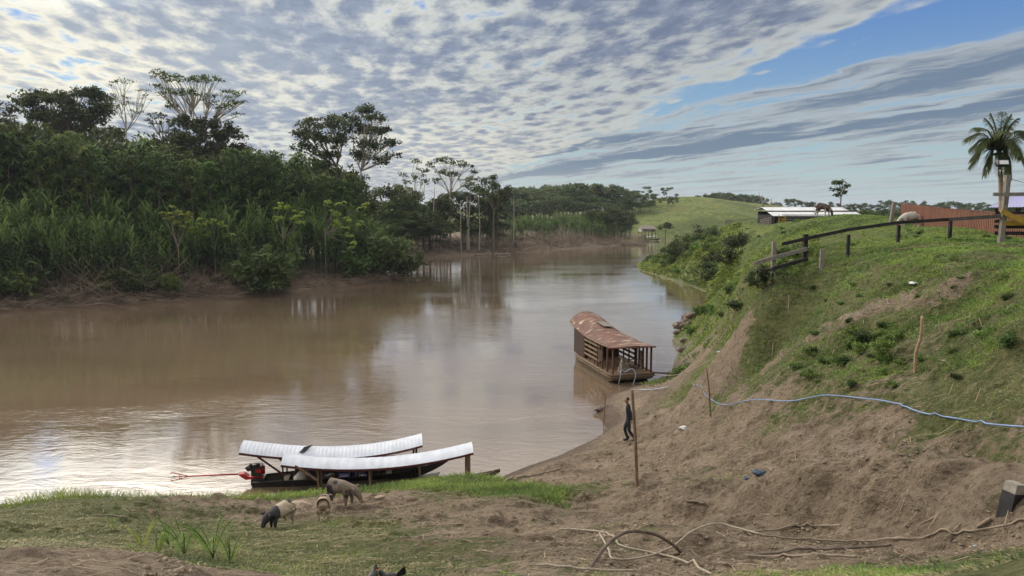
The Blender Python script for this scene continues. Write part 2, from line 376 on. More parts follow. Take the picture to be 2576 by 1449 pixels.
class MB:
    """collects boxes, tubes and lofts into one mesh"""
    def __init__(s): s.v = []; s.f = []; s.n = 0; s.sm = []
    def add(s, v, f, smooth=False):
        s.v += [tuple(p) for p in v]; s.f += [tuple(i + s.n for i in q) for q in f]; s.sm += [smooth] * len(f); s.n += len(v)
    def box(s, a, b, M=None):
        x0, y0, z0 = a; x1, y1, z1 = b
        v = [Vector(p) for p in ((x0,y0,z0),(x1,y0,z0),(x1,y1,z0),(x0,y1,z0),(x0,y0,z1),(x1,y0,z1),(x1,y1,z1),(x0,y1,z1))]
        if M is not None: v = [M @ p for p in v]
        s.add(v, [(0,3,2,1),(4,5,6,7),(0,1,5,4),(1,2,6,5),(2,3,7,6),(3,0,4,7)])
    def bar(s, p, q, w, h, up=(0, 0, 1)):
        p = Vector(p); q = Vector(q); d = q - p; L = d.length; d.normalize()
        sx = d.cross(Vector(up))
        if sx.length < 1e-4: sx = d.cross(Vector((0, 1, 0)))
        sx.normalize(); uz = sx.cross(d)
        v = []
        for e in (p, q):
            for a, b in ((-1,-1),(1,-1),(1,1),(-1,1)): v.append(e + sx * (a * w / 2) + uz * (b * h / 2))
        s.add(v, [(0,1,2,3),(7,6,5,4),(0,4,5,1),(1,5,6,2),(2,6,7,3),(3,7,4,0)])
    def tube(s, P, rad, n=8, cap=True, sq=None):
        P = [Vector(p) for p in P]
        if not isinstance(rad, (list, tuple)): rad = [rad] * len(P)
        v = []; f = []; up = None
        for i, p in enumerate(P):
            d = (P[min(i + 1, len(P) - 1)] - P[max(i - 1, 0)]).normalized()
            if up is None: up = Vector((0, 0, 1)) if abs(d.z) < .9 else Vector((1, 0, 0))
            a = d.cross(up).normalized(); b = a.cross(d).normalized(); up = b
            for k in range(n):
                w = 2 * math.pi * k / n
                v.append(p + (a * math.cos(w) + b * math.sin(w) * (sq or 1)) * rad[i])
        for i in range(len(P) - 1):
            for k in range(n):
                k2 = (k + 1) % n; f.append((i*n+k, i*n+k2, (i+1)*n+k2, (i+1)*n+k))
        if cap: f.append(tuple(range(n - 1, -1, -1))); f.append(tuple(range((len(P)-1)*n, len(P)*n)))
        s.add(v, f, True)
    def ring_loft(s, rings, closed=True, cap=True, smooth=True):
        n = len(rings[0]); v = [p for r in rings for p in r]; f = []
        for i in range(len(rings) - 1):
            for k in range(n if closed else n - 1):
                k2 = (k + 1) % n; f.append((i*n+k, i*n+k2, (i+1)*n+k2, (i+1)*n+k))
        if cap and closed: f.append(tuple(range(n - 1, -1, -1))); f.append(tuple(range((len(rings)-1)*n, len(rings)*n)))
        s.add(v, f, smooth)
    def build(s, name, mat, parent=None):
        me = bpy.data.meshes.new(name); me.from_pydata([tuple(p) for p in s.v], [], s.f)
        me.polygons.foreach_set('use_smooth', s.sm); me.update()
        return link(name, me, mat, parent)
def spline(P, n=6):
    P = [Vector(p) for p in P]; o = []
    for i in range(len(P) - 1):
        p0 = P[max(i - 1, 0)]; p1 = P[i]; p2 = P[i + 1]; p3 = P[min(i + 2, len(P) - 1)]
        for k in range(n):
            t_ = k / n
            o.append(.5 * ((2 * p1) + (p2 - p0) * t_ + (2 * p0 - 5 * p1 + 4 * p2 - p3) * t_ ** 2 + (3 * p1 - p0 - 3 * p2 + p3) * t_ ** 3))
    o.append(P[-1]); return o
def copy_tree(o, parent=None):
    c = o.copy(); COL.objects.link(c)
    if parent is not None: c.parent = parent
    for ch in list(o.children): copy_tree(ch, c)
    return c

# ------------------------------------------------------------------ materials
def mat(name, col, rough=.8, var=.25, scale=6., metal=0., bump=0., bscale=None, col2=None, stretch=(1, 1, 1), spec=.3, trans=0., objrand=0., coord='Object'):
    m = bpy.data.materials.new(name); m.use_nodes = True; q = NT(m.node_tree); b = q.n['Principled BSDF']
    tc = q.node('ShaderNodeTexCoord'); vec = q.vm(tc.outputs[coord], stretch)
    n = q.noise(vec, scale, 5, .6)
    c2 = col2 or tuple(c * (1 - var) for c in col)
    c1 = col if col2 else tuple(min(1, c * (1 + var)) for c in col)
    cc = q.mix(q.ss(n, .32, .68), c1, c2)
    if objrand:
        oi = q.node('ShaderNodeObjectInfo'); hs = q.node('ShaderNodeHueSaturation')
        q.put(hs.inputs['Color'], cc); q.put(hs.inputs['Value'], q.m('ADD', q.m('MULTIPLY', oi.outputs['Random'], objrand * 2), 1 - objrand))
        r2 = q.m('FRACT', q.m('MULTIPLY', oi.outputs['Random'], 7.13))
        q.put(hs.inputs['Hue'], q.m('ADD', q.m('MULTIPLY', r2, .05), .475)); cc = hs.outputs[0]
    q.put(b.inputs['Base Color'], cc); b.inputs['Roughness'].default_value = rough; b.inputs['Metallic'].default_value = metal
    b.inputs['Specular IOR Level'].default_value = spec
    if bump:
        bn = q.node('ShaderNodeBump'); bn.inputs['Strength'].default_value = bump; bn.inputs['Distance'].default_value = .03
        q.put(bn.inputs['Height'], q.noise(vec, bscale or scale * 3, 5, .65)); q.put(b.inputs['Normal'], bn.outputs[0])
    if trans:
        tr = q.node('ShaderNodeBsdfTranslucent'); q.put(tr.inputs[0], q.mix(.5, cc, tuple(min(1, c * 1.6) for c in col)))
        mx = q.node('ShaderNodeMixShader'); mx.inputs[0].default_value = trans
        q.l.new(b.outputs[0], mx.inputs[1]); q.l.new(tr.outputs[0], mx.inputs[2]); q.l.new(mx.outputs[0], q.n['Material Output'].inputs[0])
    return m
# ------------------------------------------------------------------ ground
def ground_material():
    m = bpy.data.materials.new('ground'); m.use_nodes = True; q = NT(m.node_tree); b = q.n['Principled BSDF']
    g = q.node('ShaderNodeNewGeometry').outputs['Position']
    ga = q.node('ShaderNodeAttribute', attribute_name='grass').outputs['Fac']
    wet = q.node('ShaderNodeAttribute', attribute_name='wet').outputs['Fac']
    far = q.node('ShaderNodeAttribute', attribute_name='meadow').outputs['Fac']
    n1 = q.noise(g, 1.1, 6, .65); n2 = q.noise(q.vm(g, (.6, 1.1, 1)), 7, 6, .7); n3 = q.noise(q.vm(g, (.65, 1.1, 1)), 34, 4, .7); n4 = q.noise(q.vm(g, (.25, .6, 1)), .9, 4, .6)
    mud = q.mix(q.ss(n1, .3, .7), (.295, .232, .165), (.195, .152, .108))
    mud = q.mix(q.ss(n2, .50, .66, 0, .55), mud, (.105, .078, .054))
    mud = q.mix(q.ss(n4, .52, .72, 0, .55), mud, (.37, .30, .235))
    mud = q.mix(q.ss(n3, .56, .66, 0, .7), mud, (.075, .055, .038))
    n5 = q.noise(q.vm(g, (.5, 1.2, 1.2), (3, 9, 1)), 13, 5, .72)
    mud = q.mix(q.ss(n5, .54, .60, 0, .62), mud, (.085, .062, .043)); mud = q.mix(q.ss(n5, .45, .38, 0, .55), mud, (.36, .29, .215))
    mud = q.mix(q.ss(q.noise(q.vm(g, (.5, 1, 1), (7, 3, 0)), .55, 5, .65), .50, .68, 0, .5), mud, (.115, .086, .062))
    mud = q.mix(wet, mud, (.105, .070, .046))
    gr = q.mix(q.ss(n2, .35, .65), (.150, .155, .062), (.070, .088, .028))
    gr = q.mix(q.ss(q.noise(q.vm(g, (.6, 1.2, 1), (5, 1, 1)), 11, 5, .72), .53, .60, 0, .6), gr, (.030, .042, .014)); gr = q.mix(q.ss(n3, .5, .7, 0, .7), gr, (.25, .215, .125))
    mead = q.mix(q.ss(q.noise(g, .55, 8, .78), .44, .56), (.165, .195, .048), (.070, .100, .024))
    mead = q.mix(q.ss(q.noise(g, .05, 4, .6), .50, .64, 0, .6), mead, (.055, .085, .022))
    mead = q.mix(q.ss(q.noise(q.vm(g, (1, .6, 1), (40, 9, 0)), .09, 5, .6), .56, .68, 0, .5), mead, (.20, .17, .07))
    gr = q.mix(far, gr, mead)
    k = q.m('ADD', ga, q.m('MULTIPLY', q.m('SUBTRACT', q.m('ADD', q.m('MULTIPLY', n2, .6), q.m('MULTIPLY', n1, .4)), .5), 1.9))
    c = q.mix(q.ss(k, .32, .55), mud, gr)
    q.put(b.inputs['Base Color'], c)
    q.put(b.inputs['Roughness'], q.m('SUBTRACT', .92, q.m('MULTIPLY', wet, .55)))
    b.inputs['Specular IOR Level'].default_value = .25
    bn = q.node('ShaderNodeBump'); bn.inputs['Strength'].default_value = 1.0; bn.inputs['Distance'].default_value = .17
    hh = q.m('ADD', q.m('MULTIPLY', n2, .7), q.m('ADD', q.m('MULTIPLY', n3, .30), q.m('MULTIPLY', q.noise(g, 110, 3, .6), .10)))
    q.put(bn.inputs['Height'], hh); q.put(b.inputs['Normal'], bn.outputs[0])
    return m
def build_ground():
    # a sheet in rings round the viewpoint: fine inside the view, coarse elsewhere
    th = np.concatenate([np.linspace(-math.pi, -1.0, 50)[:-1], np.linspace(-1.0, -.62, 90)[:-1], np.linspace(-.62, .62, 1180)[:-1], np.linspace(.62, 1.0, 90)[:-1], np.linspace(1.0, math.pi, 50)])
    rr = np.exp(np.concatenate([np.linspace(math.log(1.3), math.log(34), 820)[:-1], np.linspace(math.log(34), math.log(420), 330)[:-1], np.linspace(math.log(420), math.log(5000), 24)]))
    T_, R_ = np.meshgrid(th, rr); x = (R_ * np.sin(T_)).ravel(); y = (R_ * np.cos(T_)).ravel()
    z = hgt(x, y)
    r = np.hypot(x, y)
    farm = sst(r, 400, 700); z = z * (1 - farm) + 5.0 * farm
    beh = sst(-y, 1, 8); z = z * (1 - beh) + 8.3 * beh
    g = grass_of(x, y); s = sdf(x, y)
    # worn footpath across the slope
    path = np.array([hit(u, v)[:2] for u, v in ((1830, 950), (1960, 905), (2050, 850), (2140, 800), (2240, 762), (2330, 750), (2400, 742))])
    dp = np.full(x.shape, 1e9)
    for i in range(len(path) - 1):
        a = path[i]; e = path[i + 1] - a; q_ = np.clip(((x - a[0]) * e[0] + (y - a[1]) * e[1]) / (e @ e), 0, 1)
        dp = np.minimum(dp, np.hypot(x - a[0] - e[0] * q_, y - a[1] - e[1] * q_))
    g = g * (.15 + .85 * sst(dp + (fbm(x * 1.5, y * 1.5, 3, 77) - .5) * .9, .12, .55))
    wet = .9 * sst(-s + (fbm(x, y, 3, 8) - .5) * 1.4, -1.3, -.3) + .5 * sst(-s, -6, -2) * sst(fbm(x * .7, y * .7, 3, 15), .52, .66)
    wet = np.clip(wet, 0, 1) * sst(140 - r, 0, 60) + .3 * sst(r, 60, 100) * (s < 6)
    nt, nr = len(th), len(rr)
    i = np.arange(nr - 1)[:, None] * nt + np.arange(nt - 1)[None]
    F4 = np.stack([i, i + 1, i + 1 + nt, i + nt], -1).reshape(-1, 4)[:, ::-1]
    # centre cap
    V = np.column_stack([x, y, z]); c = len(V); V = np.vstack([V, [0, 0, float(z[:nt].mean())]])
    cap = np.column_stack([np.full(nt - 1, c), np.arange(1, nt), np.arange(nt - 1)])[:, ::-1]
    pad = lambda a: np.append(a, 0)
    me = npmesh('ground', V, [F4, cap], True, {'grass': pad(g), 'wet': pad(np.clip(wet, 0, 1)), 'meadow': pad(sst(r, 26, 34) * sst(g, .5, .9) + sst(r, 60, 90) * (s > 0))})
    o = link('ground', me, ground_material()); tag(o, 'muddy and grassy river banks with a far green hill', 'ground', kind='structure')
    return o
build_ground()

# ------------------------------------------------------------------ water
def water_material():
    m = bpy.data.materials.new('muddy_water'); m.use_nodes = True; q = NT(m.node_tree); b = q.n['Principled BSDF']
    g = q.node('ShaderNodeNewGeometry').outputs['Position']
    col = q.mix(q.ss(q.noise(q.vm(g, (.4, 1, 1)), .12, 4, .6), .35, .65), (.205, .148, .098), (.165, .120, .078))
    q.put(b.inputs['Base Color'], col); b.inputs['Roughness'].default_value = .03; b.inputs['IOR'].default_value = 1.33; b.inputs['Coat Weight'].default_value = .7; b.inputs['Coat IOR'].default_value = 1.6; b.inputs['Coat Roughness'].default_value = .03
    b.inputs['Specular IOR Level'].default_value = .85
    calm = q.ss(q.noise(q.vm(g, (.05, .11, 1)), 1, 4, .6), .36, .66, .18, 1)
    w1 = q.noise(q.vm(g, (1.1, 2.3, 1), rot=(0, 0, .35)), 1.7, 4, .6, .6)
    w2 = q.noise(q.vm(g, (.6, 1.3, 1), rot=(0, 0, .15)), .55, 4, .55, 1.4)
    w3 = q.noise(q.vm(g, (1, 2.2, 1), rot=(0, 0, -.1)), 6, 2, .5)
    h = q.m('ADD', q.m('MULTIPLY', w1, .38), q.m('ADD', q.m('MULTIPLY', w2, .85), q.m('MULTIPLY', w3, .07)))
    bn = q.node('ShaderNodeBump'); bn.inputs['Distance'].default_value = .036
    q.put(bn.inputs['Strength'], q.m('MULTIPLY', calm, .75)); q.put(bn.inputs['Height'], h); q.put(b.inputs['Normal'], bn.outputs[0]); q.put(b.inputs['Coat Normal'], bn.outputs[0])
    return m
_w = MB(); _w.add([(-600, 8, 0), (600, 8, 0), (600, 420, 0), (-600, 420, 0)], [(0, 1, 2, 3)])
tag(_w.build('river', water_material()), 'wide brown muddy river bending away', 'river', kind='structure')
# ------------------------------------------------------------------ vegetation
def leafmat(name, col, col2, trans=.28, objrand=.18):
    m = bpy.data.materials.new(name); m.use_nodes = True; q = NT(m.node_tree); b = q.n['Principled BSDF']
    a = q.node('ShaderNodeAttribute', attribute_name='tint').outputs['Fac']
    oi = q.node('ShaderNodeObjectInfo').outputs['Random']
    c = q.mix(a, col, col2)
    hs = q.node('ShaderNodeHueSaturation'); q.put(hs.inputs['Color'], c)
    q.put(hs.inputs['Value'], q.m('ADD', q.m('MULTIPLY', oi, 2 * objrand), 1 - objrand))
    q.put(hs.inputs['Hue'], q.m('ADD', q.m('MULTIPLY', q.m('FRACT', q.m('MULTIPLY', oi, 5.7)), .04), .48))
    c = hs.outputs[0]
    q.put(b.inputs['Base Color'], c); b.inputs['Roughness'].default_value = .55; b.inputs['Specular IOR Level'].default_value = .25
    tr = q.node('ShaderNodeBsdfTranslucent'); h2 = q.node('ShaderNodeHueSaturation'); q.put(h2.inputs['Color'], c)
    h2.inputs['Value'].default_value = 1.5; h2.inputs['Hue'].default_value = .485; q.put(tr.inputs[0], h2.outputs[0])
    mx = q.node('ShaderNodeMixShader'); mx.inputs[0].default_value = trans
    q.l.new(b.outputs[0], mx.inputs[1]); q.l.new(tr.outputs[0], mx.inputs[2]); q.l.new(mx.outputs[0], q.n['Material Output'].inputs[0])
    return m
L_DARK = leafmat('dark_leaves', (.015, .028, .010), (.075, .105, .030))
L_MID = leafmat('green_leaves', (.017, .040, .012), (.092, .145, .036))
L_FRESH = leafmat('fresh_leaves', (.035, .085, .022), (.14, .22, .05))
L_YEL = leafmat('yellow_green_leaves', (.17, .25, .035), (.31, .37, .06), .4)
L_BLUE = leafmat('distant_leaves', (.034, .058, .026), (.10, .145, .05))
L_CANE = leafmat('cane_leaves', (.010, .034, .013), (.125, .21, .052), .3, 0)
BARK = mat('bark', (.13, .105, .08), var=.4, scale=3, stretch=(4, 4, 1), objrand=.2)
BARKP = mat('pale_bark', (.38, .34, .28), var=.35, scale=3, stretch=(4, 4, 1))

BARKM = mat('grey_bark', (.24, .21, .16), var=.35, scale=3)
class Leaves:
    def __init__(s): s.V = []; s.T = []
    def clump(s, c, rad, n, size, flat=.6, tint=None):
        """n small leaf faces scattered through an ellipsoid"""
        d = rng.normal(size=(n, 3)); d /= np.linalg.norm(d, axis=1)[:, None]
        p = d * (rng.random(n) ** .45)[:, None] * np.array([rad, rad, rad * flat]) + np.asarray(c)
        nrm = rng.normal(size=(n, 3)) * .7 + d * .4 + np.array([0, 0, .7]); nrm /= np.linalg.norm(nrm, axis=1)[:, None]
        a = np.cross(nrm, rng.normal(size=(n, 3))); a /= np.linalg.norm(a, axis=1)[:, None]; b = np.cross(nrm, a)
        sz = size * rng.uniform(.6, 1.35, n)[:, None]
        q = np.stack([p - a * sz, p - b * sz * .42, p + a * sz, p + b * sz * .42], 1)
        s.V.append(q.reshape(-1, 3)); t_ = (rng.random() if tint is None else tint)
        s.T.append(np.repeat(np.clip(t_ * .75 + rng.random(n) * .35, 0, 1), 4))
    def blades(s, P0, D0, L, W, droop, tint, seg=3, up=None):
        """long arching leaves, one per row: start, direction, length, width, droop"""
        n = len(P0); D0 = D0 / np.linalg.norm(D0, axis=1)[:, None]
        side = np.cross(D0, np.array([0, 0, 1.0])) + rng.normal(size=(n, 3)) * .25; side /= np.linalg.norm(side, axis=1)[:, None]
        rows = []
        for k in range(seg + 1):
            f = k / seg
            p = P0 + D0 * (L * f)[:, None]; p[:, 2] -= droop * L * f ** 2.2
            w = W * (1 - f ** 2.2 * .95) * (.55 + .45 * min(1, f * 3))
            rows.append((p - side * w[:, None] / 2, p + side * w[:, None] / 2))
        for k in range(seg):
            a, b = rows[k]; c, d = rows[k + 1]
            s.V.append(np.stack([a, b, d, c], 1).reshape(-1, 3)); s.T.append(np.repeat(tint, 4))
    def whorl(s, c, n, L, W, droop=.5, rise=.35, tint=.5):
        ph = rng.random(n) * 6.283
        D0 = np.column_stack([np.cos(ph), np.sin(ph), rise + rng.normal(size=n) * .25])
        s.blades(np.tile(np.asarray(c, float), (n, 1)), D0, L * rng.uniform(.7, 1.15, n), np.full(n, W), np.full(n, droop), np.clip(tint + rng.normal(size=n) * .2, 0, 1), 2)
    def build(s, name, m, parent=None):
        V = np.concatenate(s.V); n = len(V) // 4
        me = npmesh(name, V, np.arange(n * 4).reshape(n, 4), False, {'tint': np.concatenate(s.T)})
        return link(name, me, m, parent)
def arc(a, b, bend=.12, n=5, seed=0):
    a = Vector(a); b = Vector(b); L = (b - a).length
    m1_ = a.lerp(b, .4) + Vector((random.uniform(-1, 1), random.uniform(-1, 1), random.uniform(-.2, .5))) * L * bend
    return spline([a, m1_, b], n)
def lobed(name, lobes, fork, trad, lm, bm, leaf=.28, dens=1.0, clr=1.0, per=34, flat=.6, twigs=.5, base=(0, 0, 0), nbr=None, **k):
    """a tree from crown lobes (x, y, z, rx, rz) in metres above its base; trunk to the fork, limbs into every lobe"""
    root = empty(name, base, **k); tr = MB(); lv = Leaves(); fork = Vector(fork)
    P = spline([(0, 0, -.3), (fork.x * .3 + random.uniform(-.3, .3), fork.y * .4, fork.z * .5), fork], 4)
    tr.tube(P, [trad * (1 - .45 * i / (len(P) - 1)) for i in range(len(P))], 7)
    for (x, y, z, rx, rz) in lobes:
        c = Vector((x, y, z)); f0 = fork if z > fork.z + .3 else Vector((0, 0, 0)).lerp(fork, max(.3, min(.95, z / max(fork.z, .1) - .12)))
        br = arc(f0, c - Vector((0, 0, rz * .3)), .10)
        tr.tube(br, [trad * .5 * (1 - .75 * i / (len(br) - 1)) for i in range(len(br))], 5)
        nc = max(3, int(dens * 3.2 * (rx * rx * max(rz, .5)) ** .6 / clr ** 1.2))
        for i in range(nc):
            d = rng.normal(size=3); d /= np.linalg.norm(d); d[2] = abs(d[2]) if rng.random() < .68 else d[2]
            rr = rng.random() ** .4
            p = np.array([x, y, z]) + d * rr * np.array([rx, rx, rz])
            lv.clump(p, clr * rng.uniform(.65, 1.25), int(per * rng.uniform(.6, 1.3)), leaf, flat)
            if rng.random() < twigs:
                j = int(len(br) * .6); tw = arc(br[j], p, .12, 3)
                tr.tube(tw, [trad * .16 * (1 - .7 * q / (len(tw) - 1)) + .015 for q in range(len(tw))], 4, False)
    tr.build('trunk', bm, root); lv.build('crown', lm, root)
    return root
def pix_tree(name, D, base_u, lobes, fork, trad, lm, bm, depth=.8, **k):
    """same, with lobes given as (u, v, ru, rv) of the photograph, each turned into metres at the tree's own distance"""
    b = at(base_u, D); s_ = D / F; L = []
    for (u, v, ru, rv) in lobes:
        p = PD(u, v, D); L.append((p.x - b.x, random.uniform(-1, 1) * depth * ru * s_, p.z - b.z, ru * s_, rv * s_))
    p = PD(fork[0], fork[1], D)
    return lobed(name, L, (p.x - b.x, 0, p.z - b.z), trad, lm, bm, base=b, **k)
TB = 'trees of the forest behind the cane'
# the trees one can tell apart
pix_tree('tree', 109, 500, [(412,190,30,16),(450,205,32,16),(492,200,34,17),(540,210,32,16),(585,236,30,15),(605,262,22,12),(395,222,20,12),(430,236,32,14),(480,240,36,14),(530,246,34,15),(575,275,26,12),(440,270,22,10),(600,290,16,9)],
         (503, 345), .30, L_MID, BARKP, leaf=.20, per=22, clr=.75, dens=1.3, flat=.45, twigs=.85,
         label='tallest tree on the left bank, wide open fan crown on bare pale limbs', cat='tree')
pix_tree('tree', 107, 520, [(470,318,48,26),(530,325,50,28),(585,350,42,30),(440,350,30,22),(500,365,60,30),(570,392,55,28),(610,385,26,24),(450,390,40,26)],
         (515, 430), .30, L_DARK, BARK, leaf=.28, dens=1.8, label='dark dense tree right below the tallest fan shaped tree', cat='tree')
pix_tree('tree', 115, 170, [(70,262,36,26),(110,250,42,28),(160,262,42,26),(205,245,36,24),(250,250,34,28),(275,285,32,36),(230,300,52,34),(160,300,60,34),(95,300,46,32),(200,340,60,32),(280,345,32,30),(120,345,50,30)],
         (175, 370), .42, L_DARK, BARK, leaf=.29, dens=1.9, label='massive dark round-crowned tree near the left edge of the forest', cat='tree')
pix_tree('tree', 111, 320, [(292,212,20,9),(318,205,20,9),(345,228,22,9),(365,248,18,8),(300,245,22,9),(330,262,24,9),(352,285,20,8),(295,275,16,8)],
         (318, 330), .16, L_BLUE, BARKP, leaf=.17, per=15, clr=.6, flat=.4, twigs=1, dens=1.0, label='thin see-through tree with pale stem between the two big left crowns', cat='tree')
pix_tree('tree', 105, 5, [(-25,280,40,28),(18,285,26,22),(-10,320,50,30),(25,330,28,22),(-60,300,50,40)], (0, 380), .35, L_DARK, BARK, leaf=.28, dens=1.2,
         label='dark tree cut by the left edge of the photo', cat='tree')
pix_tree('tree', 110, 415, [(388,292,18,8),(412,290,20,9),(398,315,22,9),(430,308,16,9),(420,338,20,9),(375,302,10,5)], (412, 372), .14, L_DARK, BARK, leaf=.2, per=20, clr=.7, flat=.4,
         twigs=1, label='small layered tree left of the dark dense tree under the tallest one', cat='tree')
pix_tree('tree', 117, 845, [(762,335,26,20),(790,318,30,20),(830,312,36,22),(868,318,34,24),(800,350,36,24),(850,360,40,26),(770,370,28,20),(820,395,36,20)],
         (846, 420), .30, L_DARK, BARK, leaf=.27, dens=1.6, per=40, label='rounded dark tree leaning left, mid-way along the left bank', cat='tree')
pix_tree('tree', 118, 905, [(890,300,26,16),(915,283,26,15),(938,275,14,11),(945,300,28,16),(905,325,34,18),(955,335,30,16),(975,362,24,14),(930,365,34,18),(985,392,16,12),(900,390,34,18),(955,405,28,14)],
         (908, 430), .26, L_DARK, BARKP, leaf=.27, dens=1.7, per=38, twigs=.6, label='tall layered tree with pale limbs at the right end of the left forest', cat='tree')
pix_tree('tree', 164, 1048, [(1050,408,16,9),(1060,432,20,10),(1040,446,16,9),(1068,462,18,10),(1052,484,18,9)], (1052, 520), .2, L_BLUE, BARKP, leaf=.3, per=20, flat=.5, twigs=.8,
         label='narrow tree standing left of the umbrella shaped tree', cat='tree')
pix_tree('tree', 162, 1018, [(1015,440,14,9),(1025,462,16,10),(1008,478,14,9),(1028,492,16,9)], (1020, 520), .16, L_BLUE, BARKP, leaf=.28, per=18, flat=.5, twigs=.8,
         label='slim sparse tree just right of the left forest tip', cat='tree')
pix_tree('tree', 168, 1133, [(1092,412,20,9),(1115,402,24,10),(1145,408,24,10),(1172,420,24,10),(1198,434,18,8),(1105,434,20,9),(1140,440,26,9),(1178,452,22,9),(1100,455,16,7),(1205,452,12,6)],
         (1133, 492), .26, L_BLUE, BARKP, leaf=.30, per=22, clr=1.0, flat=.4, twigs=.8, dens=1.1, label='umbrella shaped tree with forked pale trunk in the middle distance', cat='tree')
pix_tree('tree', 160, 1180, [(1185,470,20,12),(1205,480,18,12),(1170,492,20,12)], (1182, 515), .18, L_BLUE, BARKP, leaf=.32, label='straight pale-stemmed tree right of the umbrella shaped tree', cat='tree')
pix_tree('tree', 158, 1240, [(1222,462,18,12),(1245,470,24,16),(1270,482,24,16),(1225,492,28,18),(1262,505,30,18),(1240,448,8,5)], (1242, 530), .28, L_DARK, BARK, leaf=.34, dens=1.1,
         label='dark rounded tree ending the middle-distance wood on its right', cat='tree')
pix_tree('tree', 112, 2113, [(2098,464,10,6),(2112,460,12,6),(2125,470,9,6),(2104,478,12,6),(2122,484,8,5),(2102,492,8,5)], (2116, 496), .14, L_DARK, BARK, leaf=.24, per=26, clr=.55, flat=.5,
         twigs=.8, dens=1.3, label='lone slender tree rising behind the barn roof', cat='tree')
pix_tree('tree', 360, 1632, [(1628,473,7,4),(1634,482,7,4),(1630,490,6,3)], (1631, 492), .25, L_BLUE, BARK, leaf=.5, clr=1.0, twigs=.6, label='tall narrow far tree left of the hilltop', cat='tree')
pix_tree('tree', 345, 1676, [(1670,476,8,2.4),(1684,475,8,2.2),(1677,479,8,2)], (1676, 488), .2, L_BLUE, BARKP, leaf=.45, clr=.8, flat=.3, twigs=.8, label='flat-topped lone tree standing on the green hilltop', cat='tree')
pix_tree('tree', 218, 1674, [(1674,568,13,6),(1670,571,10,5),(1680,570,9,5)], (1675, 574), .15, L_DARK, BARK, leaf=.3, per=40, dens=2, label='small round dark tree right of the far thatched house', cat='tree')
pix_tree('tree', 200, 1755, [(1754,571,6,5),(1757,580,5,4)], (1755, 585), .12, L_DARK, BARK, leaf=.3, label='thin dark tree by the far bank right of the round tree', cat='tree')

# prototypes copied through the forest
def proto(kind):
    if kind == 'broad':
        L = [(random.uniform(-2.6, 2.6), random.uniform(-2.6, 2.6), random.uniform(5.5, 10), random.uniform(1.6, 2.5), random.uniform(1.1, 1.7)) for _ in range(9)]
        return lobed('tree', L, (0, 0, 5.2), .22, L_MID, BARK, leaf=.27, dens=1.05, per=32, twigs=.25)
    if kind == 'dark':
        L = [(random.uniform(-2.8, 2.8), random.uniform(-2.8, 2.8), random.uniform(4, 10.5), random.uniform(1.6, 2.6), random.uniform(1.2, 1.9)) for _ in range(10)]
        return lobed('tree', L, (0, 0, 5), .24, L_DARK, BARK, leaf=.29, dens=1.0, per=32, twigs=.25)
    if kind == 'feather':
        root = empty('tree'); tr = MB(); lv = Leaves()
        tr.tube([(0, 0, -.3), (.2, .1, 4), (0, 0, 10.5)], [.16, .12, .03], 6)
        for i in range(30):
            z = 2.5 + 8.2 * (i / 29) ** .8; a = i * 2.4; L = 2.5 * (1.08 - (z / 11.5) ** 2) * random.uniform(.7, 1.1)
            p = Vector((math.cos(a) * L, math.sin(a) * L, z + L * .25)); tr.tube(arc((0, 0, z - .4), p, .08, 3), [.04, .035, .03, .025, .02, .018, .012], 4, False)
            for f in (.45, .75, 1):
                lv.whorl(Vector((0, 0, z - .4)).lerp(p, f), 16, .75, .13, .4, .15, random.uniform(.0, .9))
        lv.whorl((0, 0, 10.6), 16, .9, .14, .3, .9, .9)
        tr.build('trunk', BARK, root); lv.build('crown', L_FRESH, root); return root
    if kind == 'far':
        L = [(random.uniform(-3.6, 3.6), random.uniform(-3.6, 3.6), random.uniform(8.2, 11), random.uniform(1.7, 2.8), random.uniform(.8, 1.3)) for _ in range(6)]
        L += [(random.uniform(-2, 2), random.uniform(-2, 2), random.uniform(4.5, 7), 1.6, 1.4) for _ in range(3)]
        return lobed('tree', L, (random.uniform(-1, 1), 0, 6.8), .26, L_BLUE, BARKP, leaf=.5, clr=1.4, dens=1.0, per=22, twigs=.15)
def bush(lm=None, r=1.3, leaf=.16, n=9, name='bush'):
    root = empty(name); tr = MB(); lv = Leaves()
    for i in range(n):
        a = random.uniform(0, 6.28); q = random.uniform(.1, 1) * r; p = Vector((math.cos(a) * q, math.sin(a) * q, random.uniform(.35, 1.1) * r))
        tr.tube([(0, 0, -.1), p * .5, p], [.03, .02, .01], 4, False); lv.clump(p, r * .45, 60, leaf, .8)
    tr.build('stem', BARK, root); lv.build('foliage', lm or L_MID, root); return root
protos = {k: [proto(k) for _ in range(n)] for k, n in (('broad', 3), ('dark', 3), ('feather', 3), ('far', 4))}
used = set()
def put(pr, loc, s, label=None, cat=None, group=None, rz=None, sz=None, name=None):
    o = pr if pr.name not in used else copy_tree(pr)
    used.add(pr.name) if o is pr else None
    o.location = loc; o.rotation_euler = (0, 0, random.uniform(0, 6.28) if rz is None else rz); o.scale = (s, s, sz or s)
    tag(o, label, cat, group); return o
def stand(kinds, n, u0, u1, D0, D1, top, label, group, base_h=11.0, jit=12, wide=1.0, dfun=None):
    """trees scattered over a strip of ground; top gives the skyline they reach"""
    k = 0
    for i in range(n):
        f = (i + random.uniform(-.4, .4)) / max(1, n - 1); u = u0 + (u1 - u0) * f; D = (dfun(u) if dfun else 0) + random.uniform(D0, D1)
        p = at(u, D, -.2)
        if p.z < .25: continue
        zt = PD(u, top(u) + random.uniform(-jit, jit), D).z; h = max(3.0, zt - p.z); s = h / base_h
        put(random.choice(protos[random.choice(kinds)]), p, min(s, 1.25) * wide * random.uniform(.85, 1.15), label, 'tree', group, sz=s)
